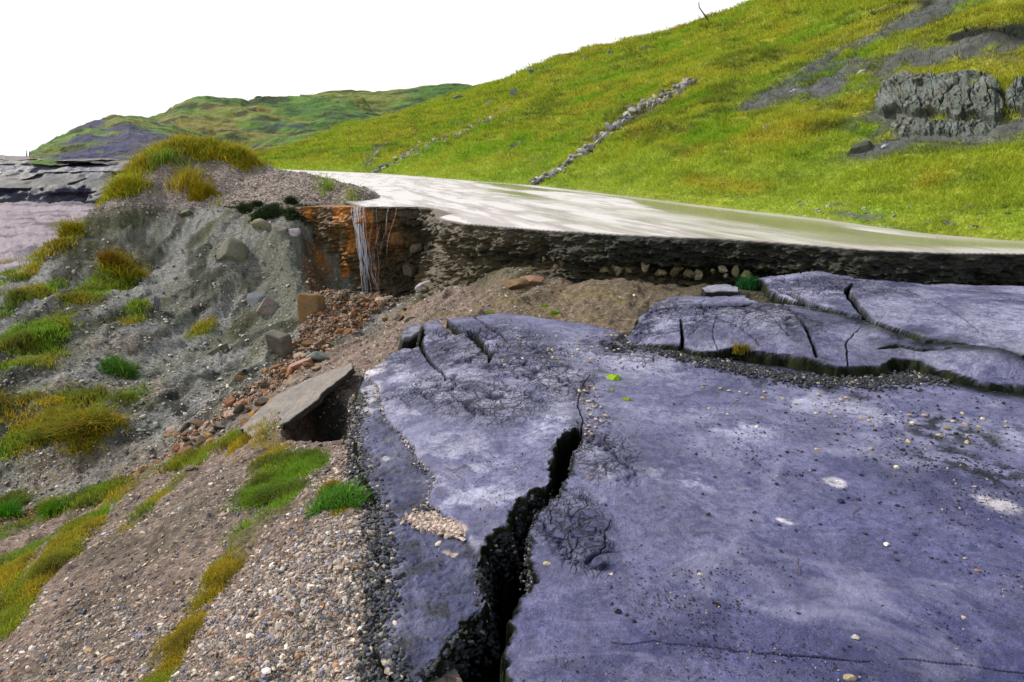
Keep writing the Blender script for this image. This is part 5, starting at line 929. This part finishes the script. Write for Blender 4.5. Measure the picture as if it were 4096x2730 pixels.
for k,(px,py,rx,h,cols,lab) in enumerate([(112,268,.3,.35,['#8a6a18','#6a5a18'],'brown feathery bush on the upper bank'),(124,279,.4,.3,['#a0901a','#7a8418'],'yellow green bush below the brown one'),(10,515,.2,.16,['#4f8a18','#3f7a16'],'dark green tuft at the left edge above the stream end'),(53,511,.2,.12,['#4f8218','#6a8a1a'],'green tuft beside the rust coloured stream end'),(72,236,.35,.35,['#9a8a14','#6f7418'],'yellow bushy tuft on the edge of the bank'),(200,194,.3,.35,['#a08c14','#8a7f18'],'yellow grass clump hanging on the mound under the turf')]):
    p=gp(px,py); tuft('grass_clump' if k>1 else 'bush',p,rx,h,cols,lab,'grass clump' if k>1 else 'bush',90+k,420,.012 if rx>.25 else .008,zf=Gd)
p=gp(95,196); tuft('shrub',p,1.6,.7,['#26362c','#34482c','#2f4038'],'dark low shrub patch on the pale quarry floor behind the bank','shrub',140,900,.05,zf=Gd,spread=.9,rad=.2)
# dark heathery shrubs on the lip of the bank
for k,(px,py,w_) in enumerate([(248,210,.28),(262,213,.32),(277,210,.26),(292,213,.32),(308,210,.3),(322,213,.26),(255,206,.2),(292,201,.14)]):
    p=gp(px,py,.0); tuft('shrub',p+[0,-.05,0],w_*.85,.13,['#26321f','#34422c','#2f4038','#4a5a24'],['dark low shrub at the left end of the bank lip','wide dark shrub second from the left on the bank lip','small dark shrub in the middle left of the bank lip','dark blue green shrub in the middle of the bank lip','dark shrub right of the middle on the bank lip','dark shrub at the right end of the lip beside the rust stain','dark tuft behind the leftmost shrubs','lone dark shrublet on the gravel above the lip'][k],'shrub',110+k,360,.018,zf=Gd,spread=.7)
def cushion(px,py,rx,ry,h,hx,label,seed,z=None):
    p=zslab(px,py); v=IV4.copy(); v[:,2]=np.clip(v[:,2],-.1,1); a_=1+.22*fbm(v[:,0]*1.5+seed,v[:,1]*1.5,o=3,s=seed); v=v*np.array([rx,ry,h])*a_[:,None]; v[:,2]+=.12*h*fbm(v[:,0]*150,v[:,1]*150,o=2,s=seed)
    c=mixc(np.tile(hexc(hx),(len(v),1)),hexc('#3f5a0c'),.5*ss(0,.5,fbm(v[:,0]*60,v[:,1]*60,o=3,s=seed))); o=mesh('moss_cushion',v,IF4,M['hill'],col=c); o.location=p; tag(o,label,'moss')
cushion(614,378,.05,.06,.02,'#7fa00a','round bright green moss cushion on the slab',1)
cushion(627,400,.035,.03,.012,'#7a9a0c','smaller flat green moss patch below the round one',2)
cushion(612,390,.012,.014,.01,'#8ab010','tiny green moss dot just under the round cushion',3)
p=atZ(742,350,.1); tuft('yellow_plant',np.array([p[0],p[1],.08]),.06,.09,['#9a8420','#a8902a','#7a7a24','#5a6420'],'yellow flowering plant on the mossy front edge of the raised slab','plant',120,160,.006)
p=atZ(746,286,.2); tuft('plant',np.array([p[0],p[1],.2]),.14,.12,['#1f5a2c','#2f6a34'],'dark green plant in the shadow below the cut face','plant',121,300,.010)
for px,py,lab in [(545,307,'small bright green weed on the sandy shelf'),(556,315,'green weed behind the far edge of the slab'),(491,316,'yellow green weed growing on the far slab edge')]:
    tuft('weed',gp(px,py),.05,.06,['#8fae10','#6f9a14'],lab,'weed',int(px),90,.007)
# crest grass of the mound, taller seed stalks
cx_=[gp(px,py) for px,py in [(120,190),(132,173),(150,158),(170,151),(190,148),(210,150),(228,154),(244,160)]]
for k,p in enumerate(cx_):
    tuft('grass_clump',p,.62,.3,['#a0a42a','#b4a82c','#869a24','#a8902c'],['tawny grass clump lowest on the left end of the mound crest','grass clump second from the left along the mound crest','grass clump on the left shoulder of the mound','tall grass clump left of the mound summit','tallest grass clump on the summit of the mound','grass clump just right of the mound summit','grass clump on the right shoulder of the mound','bright grass clump at the right end of the mound crest'][k],'grass clump',130+k,900,.02,zf=Gd,lean=(.1,-.2),rad=.05)
# ================================================================ POSTS
m,nt,p=NT('dark_wood'); p.inputs['Base Color'].default_value=(*hexc('#2f2a26'),1); p.inputs['Roughness'].default_value=.8; M['wood']=m
h0=hp(708,27); D_=h0[1]
tube('bent_pole',[h0-[0,0,.5],atY(708.5,22,D_-.3),atY(708,20,D_-.3),atY(699,7,D_-.3),atY(699,2,D_-.3)],.05,M['wood'],'thin bent pole standing on the crest of the hillside','pole')
for px,py0,py1,lab in [(26.7,156.5,150.5,'taller dark post on the far left skyline'),(29.5,157,151.5,'shorter thin post just right of the taller one'),(34.5,156.5,152.8,'short stub post at the foot of the left hill')]:
    tube('post',[atY(px,py0+1,60),atY(px,py1,60)],.05,M['wood'],lab,'post')
for px,py,lab in [(259,98.4,'round dark shrub on the skyline of the middle hill')]:
    p=atY(px,py,133); v=IV3.copy()*np.array([.8,.8,.45]); v*= (1+.15*fbm(v[:,0],v[:,1],v[:,2],s=3))[:,None]; o=mesh('shrub',v,IF3,M['farhill'],col=np.tile(hexc('#35421f'),(len(v),1))); o.location=p; tag(o,lab,'shrub')
